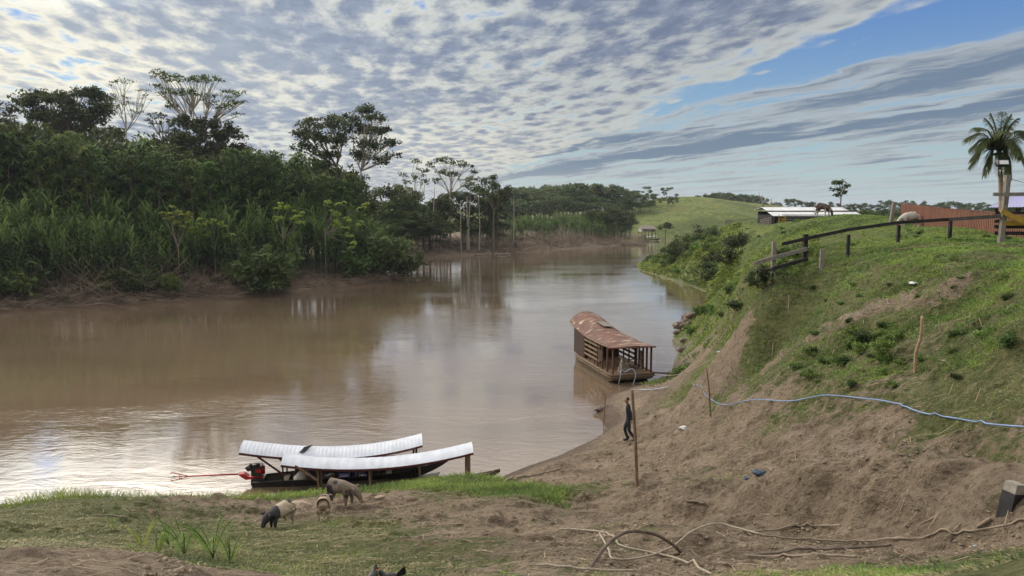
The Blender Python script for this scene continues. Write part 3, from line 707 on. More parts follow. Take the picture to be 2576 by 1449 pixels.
shoreD = lambda u: np.interp(u, [-400, 0, 300, 600, 800, 930, 985, 1060], [64, 70, 74.5, 81.5, 89, 97, 102, 104])
stand(['dark', 'broad'], 26, -120, 1010, 24, 40, lambda u: np.interp(u, [-100, 300, 650, 740, 1000], [330, 350, 395, 400, 440]), 'dark leafy forest tree behind the cane on the left bank', TB, dfun=shoreD)
stand(['broad', 'dark'], 32, -130, 1000, 17, 24, lambda u: np.interp(u, [-100, 200, 600, 1000], [345, 372, 418, 470]), 'mid green leafy tree standing close behind the cane thicket', 'leafy trees close behind the cane', dfun=shoreD, jit=22)
stand(['feather'], 20, -60, 960, 13, 18, lambda u: np.interp(u, [-100, 60, 300, 640, 700, 960], [325, 325, 365, 392, 375, 480]), 'feathery light green young tree with layered fronds above the cane', 'feathery young trees above the cane', dfun=shoreD, jit=28, wide=1.05)
for u, v, D in ((165, 330, 86), (110, 345, 85), (225, 360, 86), (705, 372, 100), (660, 372, 104)):
    p = at(u, D); s = (PD(u, v, D).z - p.z) / 11.2
    put(random.choice(protos['feather']), p, 1.1, 'feathery light green young tree with layered fronds above the cane', 'tree', 'feathery young trees above the cane', sz=s)
stand(['dark', 'broad', 'dark'], 26, 985, 1310, 150, 176, lambda u: np.interp(u, [985, 1100, 1200, 1310], [490, 505, 490, 520]), 'dark tree in the wood across the bend of the river', 'trees of the wood across the bend', jit=14)
stand(['dark', 'broad'], 34, 970, 1320, 148, 158, lambda u: np.interp(u, [985, 1100, 1320], [540, 548, 552]), 'low dark tree at the foot of the wood across the bend', 'low trees at the foot of the wood', jit=12, wide=1.7)
stand(['dark', 'broad'], 46, 1215, 1640, 275, 300, lambda u: np.interp(u, [1215, 1300, 1480, 1600, 1640], [500, 498, 496, 505, 512]), 'dark tree filling the far forest below its pale crowns', 'dark trees filling the far forest', base_h=10.5, jit=5, wide=1.5)
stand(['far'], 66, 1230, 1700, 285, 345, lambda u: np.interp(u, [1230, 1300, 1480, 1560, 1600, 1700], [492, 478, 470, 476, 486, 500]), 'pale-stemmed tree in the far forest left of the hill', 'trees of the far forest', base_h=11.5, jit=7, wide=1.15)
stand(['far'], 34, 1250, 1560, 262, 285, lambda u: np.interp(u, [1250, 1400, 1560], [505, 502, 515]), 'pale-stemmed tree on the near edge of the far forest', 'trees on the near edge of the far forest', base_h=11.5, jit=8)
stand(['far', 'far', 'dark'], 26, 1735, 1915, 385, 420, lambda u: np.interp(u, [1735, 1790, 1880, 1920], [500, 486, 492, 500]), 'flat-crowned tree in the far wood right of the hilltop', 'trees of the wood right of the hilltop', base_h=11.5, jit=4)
stand(['far', 'dark'], 44, 1925, 2560, 370, 440, lambda u: np.interp(u, [1925, 2000, 2060, 2130, 2250, 2560], [512, 503, 512, 514, 508, 518]), 'small dark tree of the far tree line on the right', 'trees of the far right tree line', base_h=11.5, jit=5)
stand(['dark', 'broad'], 20, 2130, 2300, 170, 215, lambda u: 532, 'low bushy tree in the field behind the hump of grass', 'low bushy trees behind the grassy hump', base_h=10.5, jit=5, wide=1.0)
stand(['broad', 'dark'], 22, 1400, 1600, 205, 222, lambda u: np.interp(u, [1400, 1480, 1560, 1600], [566, 540, 528, 556]), 'leafy green tree on the far point left of the thatched house', 'leafy trees on the far point', base_h=10.8, jit=8)
stand(['broad', 'dark'], 12, 1690, 1790, 214, 232, lambda u: 588, 'low bushy tree on the far bank under the green hill', 'low bushy trees on the far bank', base_h=10.5, jit=5)
# fallow bushes with yellow green leaves, white forked stems in front of the cane
def young(D, base, tips, label, n=13, L=.50, W=.27):
    D += 1.5
    b = at(base[0], D); p0 = Vector(PD(base[0], base[1], D)) - b; root = empty('young_tree', b, label=label, cat='tree'); tr = MB(); lv = Leaves()
    tr.tube([(0, 0, -.2), p0], [.055, .045], 5)
    for (u, v) in tips:
        p = Vector(PD(u, v, D)) - b; p.y += random.uniform(-.8, .8)
        br = arc(p0, p, .16, 4); tr.tube(br, [.042 * (1 - .6 * i / (len(br) - 1)) for i in range(len(br))], 5, False)
        for k in range(4): lv.whorl(p + Vector((random.uniform(-.5, .5), random.uniform(-.5, .5), random.uniform(-.45, .3))), n, L, W, .55, .25, random.uniform(.2, 1))
    tr.build('stem', BARKM, root); lv.build('crown', L_YEL, root); return root
young(82, (448, 625), [(420,540),(408,535),(452,525),(475,530),(470,550),(480,575),(455,560)], 'yellow green young tree with bare stem, first from the left among the cane')
young(84, (540, 615), [(508,555),(535,552),(558,560),(570,585),(520,590)], 'yellow green young tree with three leafy tips among the cane, second from the left')
young(89, (712, 600), [(700,515),(722,518),(735,545),(705,548),(750,552),(755,535)], 'yellow green young tree with rounded leaf tufts in the right half of the cane')
young(92, (818, 590), [(828,508),(860,512),(838,530),(880,545),(905,560),(880,590),(868,562),(885,612),(912,515),(850,556)], 'white-limbed yellow green young tree arching towards the water near the forest tip')
# bushes in front of the cane
for _ in range(0): pass
bp = [bush(L_MID, 1.5, .2, 10) for _ in range(2)] + [bush(L_DARK, 1.4, .2, 10)]
for u, v, D, s in ((330, 650, 79, 1.3), (360, 640, 79.4, 1.2), (655, 610, 84.5, 2.0), (640, 560, 86, 2.0), (675, 640, 84, 1.4), (250, 640, 78, 1.1), (40, 640, 74, 1.5), (10, 600, 74, 1.7), (420, 655, 80, .9), (960, 640, 103, 1.5), (935, 560, 100, 2.4), (960, 590, 104, 2.0), (905, 600, 98, 1.6), (985, 560, 110, 2.6)):
    p = at(u, D); p.z = max(p.z, PD(u, v, D).z - 1.0 * s - .6)
    p.z = hz(p.x, p.y) if p.z - hz(p.x, p.y) < 1.5 else hz(p.x, p.y) + .0
    put(random.choice(bp), p, s * 1.25, 'leafy bush growing at the foot of the cane thicket', 'bush', 'bushes at the foot of the cane')

# ------------------------------------------------------------------ wild cane
def cane_arrays(n_var=10, green=True):
    out = []
    for i in range(n_var):
        lv = Leaves(); h = random.uniform(5.2, 7.6); lean = np.array([random.uniform(-.9, .9), random.uniform(-.9, .3), 0])
        tip = lean + np.array([0, 0, h]); n = 20
        f = np.linspace(.50, 1.0, n); P0 = (lean * f[:, None] ** 2); P0[:, 2] = h * f
        az = random.uniform(0, 6.28) + np.where(np.arange(n) % 2, 0, math.pi) + rng.normal(size=n) * .35
        rise = .6 + 2.4 * (f - .5) * 2
        D0 = np.column_stack([np.cos(az), np.sin(az), rise])
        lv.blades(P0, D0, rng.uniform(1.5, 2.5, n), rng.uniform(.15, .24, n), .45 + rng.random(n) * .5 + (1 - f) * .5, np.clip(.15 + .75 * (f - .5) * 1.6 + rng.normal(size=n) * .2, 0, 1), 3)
        # stem as two crossing strips with real width
        for ax in (np.array([.028, 0, 0]), np.array([0, .028, 0])):
            for k in range(3):
                a, b = k / 3, (k + 1) / 3
                pa = lean * a * a; pa[2] = h * a; pb = lean * b * b; pb[2] = h * b
                lv.V.append(np.stack([pa - ax, pa + ax, pb + ax, pb - ax])); lv.T.append(np.full(4, .12))
        out.append((np.concatenate(lv.V), np.concatenate(lv.T)))
    return out
def scatter(var, P, S, RZ, shade=None):
    V = []; T = []
    for p, s, a in zip(P, S, RZ):
        v, tt = var[int(rng.integers(len(var)))]; c, sn = math.cos(a), math.sin(a)
        q = v * s; q = np.column_stack([q[:, 0] * c - q[:, 1] * sn, q[:, 0] * sn + q[:, 1] * c, q[:, 2]]) + p
        V.append(q); T.append(np.clip(tt + rng.normal() * .22, 0, 1))
    return np.concatenate(V), np.concatenate(T)
CV = cane_arrays()
def cane_field(name, n, u0, u1, d0, d1, hfun, label, dfun, zmin=.8):
    u = rng.uniform(u0, u1, n); off = d0 + (d1 - d0) * rng.random(n) ** .8; D = np.array([dfun(a) for a in u]) + off
    x = (u - CX) / F * D; z = hgt(x, D); ok = z > zmin; u, D, x, z, off = u[ok], D[ok], x[ok], z[ok], off[ok]
    cl = fbm(x * .35, D * .35, 2, 60); S = hfun(u, off) / 7.0 * (.75 + .5 * cl) * rng.uniform(.85, 1.12, len(u))
    V, T = scatter(CV, np.column_stack([x, D, z - .1]), S, rng.uniform(0, 6.28, len(u)))
    me = npmesh(name, V, np.arange(len(V)).reshape(-1, 4), False, {'tint': T})
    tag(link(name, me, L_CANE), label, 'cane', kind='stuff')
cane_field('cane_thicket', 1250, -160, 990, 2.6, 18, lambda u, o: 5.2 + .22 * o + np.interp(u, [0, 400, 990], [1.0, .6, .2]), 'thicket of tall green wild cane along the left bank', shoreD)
sD2 = lambda u: np.interp(u, [1160, 1280, 1400, 1560], [158, 163, 178, 199])
cane_field('cane_thicket', 900, 1165, 1590, 5, 22, lambda u, o: 4.6 + 0 * o, 'belt of pale green wild cane on the bank across the bend', sD2, .9)

# dead cane and roots lying on the mud at the foot of the banks
DEAD = mat('dead_cane', (.20, .155, .115), var=.6, scale=.7)
DRIFT = mat('driftwood', (.24, .20, .165), var=.4, scale=2)
def litter(name, n, u0, u1, dfun, d0, d1, lmin, lmax, rad, label, lift=.5):
    V = []; Fq = []; c = 0
    u = rng.uniform(u0, u1, n); off = rng.uniform(d0, d1, n) ; D = np.array([dfun(a) for a in u]) + off; x = (u - CX) / F * D; z = hgt(x, D)
    for i in range(n):
        L = rng.uniform(lmin, lmax); a = rng.normal() * .7 + (0 if rng.random() < .5 else math.pi); e = abs(rng.normal()) * lift * .35 + .03
        if rng.random() < .12: e += .6
        d = np.array([math.cos(a), math.sin(a) * .8 - .1, e]); d /= np.linalg.norm(d); p = np.array([x[i], D[i], max(z[i], 0) + .03])
        sd = np.cross(d, [0, 0, 1.]); sd /= np.linalg.norm(sd); up = np.cross(sd, d); r = rad * rng.uniform(.5, 1.3); ring = []
        sag = L * rng.uniform(0, .12)
        for k in range(4):
            f = k / 3; q = p + d * L * f; q[2] -= sag * f * f; rr = r * (1 - .5 * f)
            for w in range(3): ring.append(q + (sd * math.cos(w * 2.094) + up * math.sin(w * 2.094)) * rr)
        V += ring
        for k in range(3):
            for w in range(3): w2 = (w + 1) % 3; Fq.append((c + k * 3 + w, c + k * 3 + w2, c + k * 3 + 3 + w2, c + k * 3 + 3 + w))
        c += 12
    me = npmesh(name, np.array(V), np.array(Fq)); tag(link(name, me, DEAD), label, 'debris', kind='stuff')
litter('dead_cane_litter', 1900, -120, 985, shoreD, .4, 7.5, 1.2, 4.2, .038, 'tangle of brown dead cane fallen over the left mud bank', .55)
litter('dead_cane_litter', 500, 60, 640, shoreD, 2.0, 7.0, 3.0, 6.5, .040, 'fan of long pale dead canes leaning over the left mud bank', 1.3)
litter('root_litter', 700, 1060, 1600, sD2, .5, 8, 1.5, 5.5, .07, 'tangle of brown roots and dead cane on the bank across the bend', .5)
for (u, v, w, D, lb) in ((1195, 627, 60, 157, 'long pale driftwood log lying on the mud across the bend'), (1250, 636, 46, 158, 'thin driftwood log half in the water across the bend')):
    p = PD(u, v, D); q = PD(u + w, v + 5, D + 3); b = MB(); P = spline([p, (p + q) / 2 + Vector((0, 0, .4)), q], 4); b.tube([k - p for k in P], [.18 - .012 * i for i in range(len(P))], 7)
    b.tube([P[3] - p, P[3] - p + Vector((1.2, .5, .9))], [.07, .03], 5)
    o = b.build('driftwood_log', DRIFT); o.location = p; p.z = max(hz(p.x, p.y), 0) + .12; o.location = p; tag(o, lb, 'log')

for (u, v0, v1, D) in ((1092, 470, 580, 158), (1175, 480, 590, 160), (1205, 500, 590, 160), (1010, 470, 570, 158), (1160, 510, 596, 158), (1255, 520, 590, 168), (1290, 500, 585, 170)):
    p = at(u, D); b = MB(); zt = PD(u, v0, D).z - p.z; b.tube(spline([(0, 0, -.3), (random.uniform(-.3, .3), 0, zt * .5), (random.uniform(-.5, .5), 0, zt)], 5), [.14 - .007 * i for i in range(11)], 6)
    for k in range(4): h = zt * (.6 + .1 * k); b.tube([(0, 0, h), (random.choice((-1, 1)) * random.uniform(.6, 1.4), random.uniform(-.6, .6), h + random.uniform(.6, 1.4))], [.05, .015], 4)
    o = b.build('bare_tree', BARKP); o.location = p; tag(o, 'bare pale tree stem standing among the darker trees', 'dead tree', 'bare pale stems in the wood')
# ------------------------------------------------------------------ grass and herbs
L_GRASS = leafmat('grass_blades', (.075, .135, .028), (.24, .34, .07), .3, 0)
L_TURF = leafmat('turf_blades', (.045, .070, .018), (.33, .30, .15), .15, 0)
def gscatter(name, n, u0, u1, D0, D1, thr, L, W, droop, m, label, rise=1.2, pw=1.0, seed=0, maskf=None, tintf=None, lscale=True, kmul=1.0):
    """single blades over the ground where it is grassy; longer-legged grass where L is larger"""
    u = rng.uniform(u0, u1, n); D = np.exp(rng.uniform(math.log(D0), math.log(D1), n)); x = (u - CX) / F * D
    g = grass_of(x, D); k = g + (fbm(x * 1.1, D * 1.1, 4, 90 + seed, .6) - .5) * 1.5
    ok = (k > thr) & (rng.random(n) < np.clip((k - thr) * 2.5 * kmul + .25, 0, 1))
    if maskf is not None: ok &= maskf(u, D, x)
    x, D, u, k = x[ok], D[ok], u[ok], k[ok]; z = hgt(x, D); ok = z > .12; x, D, z, k = x[ok], D[ok], z[ok], k[ok]; n = len(x)
    sc = np.maximum(1, np.hypot(x, D) / 13.0) if lscale else np.ones(n)
    az = rng.uniform(0, 6.28, n); D0_ = np.column_stack([np.cos(az), np.sin(az), rise + rng.normal(size=n) * .35])
    tint = np.clip(.42 + (fbm(x * .8, D * 1.4, 4, 33) - .5) * 2.2 + rng.normal(size=n) * .28, 0, 1)
    lv = Leaves(); lv.blades(np.column_stack([x, D, z - .01]), D0_, L * rng.uniform(.5, 1.3, n) * sc ** .12, W * sc * rng.uniform(.7, 1.3, n), np.full(n, droop), tint, 2)
    o = lv.build(name, m); tag(o, label, 'grass', kind='stuff'); return o
def inu(us, lo, hi):
    return lambda u, D, x: (D > np.interp(u, us, lo)) & (D < np.interp(u, us, hi))
# short cropped turf everywhere near
gscatter('turf', 390000, -60, 2640, 4.0, 30, .40, .095, .0125, .5, L_TURF, 'short cropped grass mixed with dry stalks on the near bank', .55, seed=1)
# bright fresh grass along the crest above the boats
cm = inu([-100, 200, 560, 700, 1000, 1150, 1250, 1420], [16.6, 17.6, 18.4, 18.4, 18.6, 17.6, 15.6, 13.8], [18.0, 20, 21, 22, 22.4, 22.6, 22, 16.0])
gscatter('fresh_grass', 44000, 600, 1440, 13.5, 22.6, .30, .25, .017, .35, L_GRASS, 'bright green tall grass along the edge of the bank above the boats', 1.6, seed=2, maskf=cm, lscale=False)
gscatter('fresh_grass', 6000, -40, 640, 16.6, 21, .25, .42, .012, .3, L_GRASS, 'sparse tall grass stalks on the left crest against the water', 1.9, seed=3, maskf=cm, lscale=False)
# the rank slope under the fence and the green field behind it
rk = inu([1700, 1780, 1850, 1900, 2000, 2100, 2250, 2600], [38, 34, 31, 26.5, 25.4, 27, 27, 25], [120] * 8)
gscatter('rank_grass', 50000, 1590, 1860, 60, 130, .3, .5, .03, .45, L_GRASS, 'green grass and weeds over the point where the river bends', 1.1, seed=19, lscale=True)
gscatter('rank_grass', 40000, 1840, 2640, 55, 120, .45, .16, .016, .45, L_GRASS, 'short green grass of the field around the barn', 1.3, seed=9, maskf=rk)
gscatter('rank_grass', 90000, 1600, 2640, 24, 62, .45, .34, .020, .45, L_GRASS, 'rank green grass and weeds on the steep river slope', 1.3, seed=4, maskf=lambda u, D, x: rk(u, D, x) & (u < 2060))
gscatter('rank_grass', 60000, 2040, 2640, 25, 62, .35, .13, .014, .45, L_GRASS, 'short lush grass of the field behind the rail fence', 1.2, seed=24, maskf=rk)
gscatter('rank_grass', 60000, 1800, 2600, 12, 27, .60, .20, .014, .45, L_GRASS, 'tufts of fresh green grass on the slope below the fence', 1.3, seed=5)
gscatter('foreground_grass', 26000, 250, 2600, 4.1, 10, .55, .15, .007, .4, L_GRASS, 'green grass blades in the foreground', 1.3, seed=6, lscale=False)
# low herbs that cover the steep slope
L_HERB = leafmat('herb_leaves', (.055, .115, .025), (.16, .25, .055))
HB = [bush(L_HERB, .55, .085, 7, 'herb') for _ in range(3)] + [bush(L_MID, .6, .085, 7, 'herb') for _ in range(2)]
BR = bush(L_DARK, 1.0, .10, 12)
def bushes(n, u0, u1, D0, D1, s0, s1, label, group, pr, thr=.5, mask=None):
    k = 0; tries = 0
    while k < n and tries < n * 12:
        tries += 1; u = random.uniform(u0, u1); D = math.exp(random.uniform(math.log(D0), math.log(D1)))
        if mask is not None and not mask(np.array(u), np.array(D), 0): continue
        x = (u - CX) / F * D
        if float(grass_of(np.array([x]), np.array([D]))[0]) < thr: continue
        z = hz(x, D)
        if z < .5: continue
        put(random.choice(pr), (x, D, z - .05), random.uniform(s0, s1) * (1 if u < 1850 or D < 40 else .5), label, 'bush', group); k += 1
bushes(120, 1660, 2010, 25, 110, .5, 1.25, 'low leafy weed clump covering the steep slope above the water', 'weed clumps on the slope above the water', HB, mask=rk)
bushes(70, 1600, 1800, 88, 140, .8, 2.0, 'leafy weed clump on the point where the river bends behind the bank', 'weed clumps on the river point', HB + [BR], thr=.35)
bushes(60, 1950, 2560, 27, 50, .18, .35, 'small weed clump in the green field behind the black rail fence', 'weed clumps behind the rail fence', HB, mask=rk)
for u, v, s, lb in ((1925, 730, .62, 'dark leafy bush on the slope just below the end of the rail fence'), (1915, 705, .5, 'upper of the dark bushes below the fence end'), (1845, 640, 1.5, 'dark creeper-covered bush high on the slope left of the fence'), (1870, 620, 1.3, 'dark bush at the top of the slope behind the fence end'), (1800, 700, 1.1, 'dark bush low on the slope over the water'), (1835, 662, 1.2, 'bush in the middle of the slope left of the fence')):
    p = hit(u, v); put(BR if 'bush' in lb else BR, (p.x, p.y, hz(p.x, p.y) - .1), s, lb, 'bush')
for u, v, s in ((2180, 870, .5), (2230, 900, .5), (2130, 880, .45), (2260, 860, .42), (2040, 955, .4), (2000, 935, .42), (2400, 850, .35), (2480, 850, .4), (2540, 870, .35)) + tuple((random.gauss(2200, 70), random.gauss(885, 32), random.uniform(.22, .42)) for _ in range(16)) + tuple((random.uniform(1950, 2560), random.uniform(700, 990), random.uniform(.12, .26)) for _ in range(34)):
    p = hit(u, v); put(random.choice(HB), (p.x, p.y, hz(p.x, p.y) - .04), s, 'low clump of coarse leaves on the grassy slope below the rail fence', 'bush', 'leaf clumps on the slope below the rail fence')
for u, v, s in ((1500, 600, 1.3),):
    pass
# ferns and broad blades at the lower left
FERN = leafmat('fern_fronds', (.16, .26, .04), (.24, .34, .06), .4, .1)
def fern(u, v, D, n, L, label):
    p = at(u, D); root = empty('fern', p, label=label, cat='fern', group=None); lv = Leaves(); st = MB()
    for i in range(n):
        a = random.uniform(0, 6.28); ln = L * random.uniform(.7, 1.1); d = Vector((math.cos(a), math.sin(a), 0)); P = [d * (ln * .45 * f ** 1.3) + Vector((0, 0, ln * (f - .3 * f ** 3))) for f in np.linspace(0, 1, 9)]
        st.tube(P, [.004] * 9, 4, False); s_ = Vector((-d.y, d.x, 0))
        for k in range(26):
            f = .18 + .82 * k / 25; q = P[0].lerp(P[-1], 0); j = f * 8; i0 = min(7, int(j)); q = P[i0].lerp(P[i0 + 1], j - i0); w = ln * .17 * math.sin(math.pi * min(1, f * .9 + .12)) + .01
            dd = [s_ + d * .3 + Vector((0, 0, -.1)), -s_ + d * .3 + Vector((0, 0, -.1))]
            lv.blades(np.array([q, q]), np.array(dd), np.array([w, w]), np.array([.018, .018]), np.array([.2, .2]), np.array([random.random()] * 2), 1)
    st.build('stem', L_FRESH, root); lv.build('frond', FERN, root); return root
fern(425, 0, 8.6, 6, .62, 'bright yellow green fern, left of the two largest at the lower left')
fern(500, 0, 8.4, 7, .66, 'bright green fern over the end of the mud hump at the lower left')
fern(545, 0, 8.2, 5, .52, 'smaller green fern furthest right in the lower left corner')
fern(385, 0, 9.2, 5, .45, 'small fern left of the tall yellow green fern')
def reed(u, D, n, L, label, wd=.022, parent=None):
    p = at(u, D); lv = Leaves(); a = rng.uniform(0, 6.28, n); P0 = np.zeros((n, 3)) + rng.normal(size=(n, 3)) * .02; P0[:, 2] = 0
    lv.blades(P0, np.column_stack([np.cos(a) * .5, np.sin(a) * .5, np.full(n, 1.2)]), L * rng.uniform(.6, 1.1, n), np.full(n, wd), np.full(n, .25), rng.random(n), 3)
    o = lv.build('grass_tuft', L_GRASS); o.location = p; tag(o, label, 'grass tuft'); return o
reed(318, 9.2, 9, .55, 'tall dark green grass tuft behind the mud hump at the lower left')
reed(243, 11.8, 6, .5, 'thin upright grass tuft left of the taller tuft at the lower left')
reed(965, 17.4, 8, .55, 'tall yellow green grass stalk standing against the near canoe', .02)
reed(815, 12.2, 8, .5, 'green grass tuft just in front of the pig seen from behind', .015)
reed(352, 8.6, 8, .4, 'broad-bladed grass tuft between the ferns and the dark tuft')
reed(1205, 21.2, 7, .5, 'grass tuft at the bow of the near canoe', .014)
# twigs and straw on the mud
STRAW = mat('straw', (.42, .34, .24), var=.3, scale=4)
def straws():
    n = 1500; u = rng.uniform(0, 2576, n); D = np.exp(rng.uniform(math.log(4.2), math.log(24), n)); x = (u - CX) / F * D; z = hgt(x, D); V = []; Fq = []; c = 0
    for i in range(n):
        if z[i] < .2: continue
        a = random.uniform(0, 6.28); L = random.uniform(.05, .2) * (1 + D[i] / 30); w = .002 + D[i] * .00025; d = np.array([math.cos(a), math.sin(a), 0]); e = hz(x[i] + d[0] * L, D[i] + d[1] * L)
        p = np.array([x[i], D[i], z[i] + .012]); q = np.array([x[i] + d[0] * L, D[i] + d[1] * L, e + .02]); s_ = np.array([-d[1], d[0], 0]) * w; t_ = np.array([0, 0, w])
        V += [p - s_, p + s_, p + t_, q - s_, q + s_, q + t_]; Fq += [(c, c+1, c+4, c+3), (c+1, c+2, c+5, c+4), (c+2, c, c+3, c+5)]; c += 6
    tag(link('straw_litter', npmesh('straw_litter', np.array(V), np.array(Fq)), STRAW), 'dry straw and twigs scattered over the mud and turf', 'straw', kind='stuff')
straws()

def clod_field(name, n, u0, u1, D0, D1, r0, r1, label):
    """small broken lumps of mud, one mesh"""
    ph = (1 + 5 ** .5) / 2
    ico = np.array([(-1,ph,0),(1,ph,0),(-1,-ph,0),(1,-ph,0),(0,-1,ph),(0,1,ph),(0,-1,-ph),(0,1,-ph),(ph,0,-1),(ph,0,1),(-ph,0,-1),(-ph,0,1)]) / 1.9
    fc = np.array([(0,11,5),(0,5,1),(0,1,7),(0,7,10),(0,10,11),(1,5,9),(5,11,4),(11,10,2),(10,7,6),(7,1,8),(3,9,4),(3,4,2),(3,2,6),(3,6,8),(3,8,9),(4,9,5),(2,4,11),(6,2,10),(8,6,7),(9,8,1)])
    u = rng.uniform(u0, u1, n); D = np.exp(rng.uniform(math.log(D0), math.log(D1), n)); x = (u - CX) / F * D
    k = fbm(x * .8, D * .8, 3, 120) - grass_of(x, D) * .45; ok = (k > .32) & (rng.random(n) < np.clip((k - .30) * 5, 0, 1)); x, D = x[ok], D[ok]; z = hgt(x, D); ok = z > .05; x, D, z = x[ok], D[ok], z[ok]; n = len(x)
    r = (r0 + (r1 - r0) * rng.random(n) ** 4) * np.maximum(1, D / 14)
    V = ico[None] * rng.uniform(.6, 1.3, (n, 12, 1)) * (r[:, None, None] * np.stack([rng.uniform(.8, 1.7, n), rng.uniform(.7, 1.2, n), rng.uniform(.35, .8, n)], 1)[:, None, :])
    a = rng.uniform(0, 6.28, n); c, s_ = np.cos(a)[:, None], np.sin(a)[:, None]; X_ = V[..., 0] * c - V[..., 1] * s_; Y_ = V[..., 0] * s_ + V[..., 1] * c
    V = np.stack([X_, Y_, V[..., 2]], -1) + np.stack([x, D, z], 1)[:, None, :]
    Fc = (fc[None] + (np.arange(n) * 12)[:, None, None]).reshape(-1, 3)
    tag(link(name, npmesh(name, V.reshape(-1, 3), Fc, False), mat('clods', (.185, .147, .105), var=.4, scale=1.3, bump=.4)), label, 'clods', kind='stuff')
clod_field('mud_crumbs', 40000, 300, 2620, 4.5, 36, .008, .034, 'small broken lumps of drying mud over the bank')
gscatter('mud_weeds', 90000, 1250, 2600, 4.5, 30, .54, .10, .011, .4, L_GRASS, 'thin green weeds sprouting in patches from the bare mud', 1.2, seed=14)
# ------------------------------------------------------------------ materials of the made things
WHITE = mat('white_sheet', (.50, .545, .62), rough=.5, var=.10, scale=1.6, spec=.4)
MAROON = mat('maroon_paint', (.075, .022, .020), rough=.6, var=.3)
TARRED = mat('tarred_planks', (.022, .020, .019), rough=.55, var=.5, scale=5, stretch=(1, 6, 6), spec=.4)
BROWNHULL = mat('weathered_hull', (.085, .060, .043), rough=.7, var=.45, scale=4, stretch=(1, 6, 6))
POSTW = mat('pole_wood', (.17, .115, .075), var=.35, scale=5, stretch=(6, 6, 1), bump=.3)
GREYW = mat('grey_wood', (.20, .18, .155), var=.35, scale=5, stretch=(6, 6, 1), bump=.3)
BLACKW = mat('black_creosoted_wood', (.020, .018, .018), rough=.75, var=.5, scale=4, bump=.3)
RED = mat('red_paint', (.42, .018, .022), rough=.4, var=.15, spec=.5)
BLACK = mat('black_metal', (.018, .018, .020), rough=.45, var=.4, spec=.5)
STEEL = mat('steel', (.45, .45, .47), rough=.35, metal=.8, var=.15)
BLUEPL = mat('blue_plastic', (.055, .045, .30), rough=.35, var=.15, spec=.5)
LILAC = mat('lilac_seat', (.50, .46, .74), rough=.4, var=.12, spec=.5)
ROPE = mat('rope', (.34, .30, .235), var=.3, scale=60, bump=.4)
HOSE = mat('blue_hose', (.17, .26, .46), rough=.45, var=.15, spec=.5)
HOSEP = mat('pale_hose', (.36, .41, .52), rough=.45, var=.15, spec=.5)
PLASTICW = mat('white_plastic', (.70, .72, .74), rough=.4, var=.12, spec=.5)
DKCLOTH = mat('dark_cloth', (.020, .026, .038), rough=.9, var=.35, scale=12, bump=.3)
SKIN = mat('skin', (.24, .125, .075), rough=.6, var=.12, scale=12)
HAIR = mat('hair', (.010, .009, .009), rough=.6, var=.3, scale=40)
SHOE = mat('rubber_boot', (.022, .022, .024), rough=.6, var=.3)
YELLOW = mat('yellow_paint', (.36, .23, .035), rough=.6, var=.25, scale=4)
PURPLE = mat('bluish_roof_sheet', (.42, .42, .66), rough=.4, var=.08, scale=3, spec=.5)

def canoe(P0, P1, z0, beam, hull_h, roof, name, label, sheer=.5, flip=1, hullm=TARRED):
    """long plank canoe from stern P0 to bow P1 on the water; local x runs to the bow"""
    P0 = Vector(P0); P1 = Vector(P1); d = P1 - P0; L = d.length; a = math.atan2(d.y, d.x)
    root = empty(name, (P0.x, P0.y, 0), a, label=label, cat='boat'); n = 22
    def sec(f):
        w = beam / 2 * min(1, (.62 + 1.2 * f)) * (1 - max(0, (f - .50) / .50) ** 1.6 * .97)
        top = hull_h * (.75 + .25 * min(1, f * 3)) + sheer * max(0, (f - .60) / .40) ** 2.2
        bot = -.10 + (top + .04) * max(0, (f - .70) / .30) ** 1.6
        return w, top, bot
    hb = MB(); out = []; inn = []
    for i in range(n + 1):
        f = i / n; w, tp, bo = sec(f); x = f * L
        out.append([(x, -w, tp), (x, -w * .80, bo + .02), (x, 0, bo - .02), (x, w * .80, bo + .02), (x, w, tp)])
        wi = max(w - .035, .006); inn.append([(x, -wi, tp), (x, -wi * .78, bo + .07), (x, 0, bo + .05), (x, wi * .78, bo + .07), (x, wi, tp)])
    hb.ring_loft(out, False, False, False); hb.ring_loft([r[::-1] for r in inn], False, False, False)
    for rim in (0, 4):
        v = []
        for i in range(n + 1): v += [out[i][rim], inn[i][rim]]
        f = [(2*i, 2*i+1, 2*i+3, 2*i+2) for i in range(n)]; hb.add(v, f)
    for i in (0, n):
        hb.add(out[i] , [(0, 1, 2, 3, 4)]); hb.add(inn[i], [(4, 3, 2, 1, 0)])
    hb.build('hull', hullm, root)
    g = MB()
    for s_ in (0, 4):
        P = [Vector(out[i][s_]) + Vector((0, 0, .02)) for i in range(n + 1)]; g.tube(P, .022, 5)
    g.build('gunwale', BROWNHULL if hullm is not TARRED else BLACK, root)
    for f in (.16, .34, .52, .68, .84):
        w, tp, bo = sec(f); b = MB(); b.box((f * L - .11, -w + .04, tp * .62), (f * L + .11, w - .04, tp * .62 + .03)); b.build('thwart', BROWNHULL, root)
    w, tp, bo = sec(.93); b = MB(); b.add([(L * .87, -sec(.87)[0], sec(.87)[1] + .004), (L * .87, sec(.87)[0], sec(.87)[1] + .004), (L * .985, .03, sec(.985)[1] + .004), (L * .985, -.03, sec(.985)[1] + .004)], [(0, 1, 2, 3)])
    b.build('foredeck', hullm, root)
    return root, L, sec
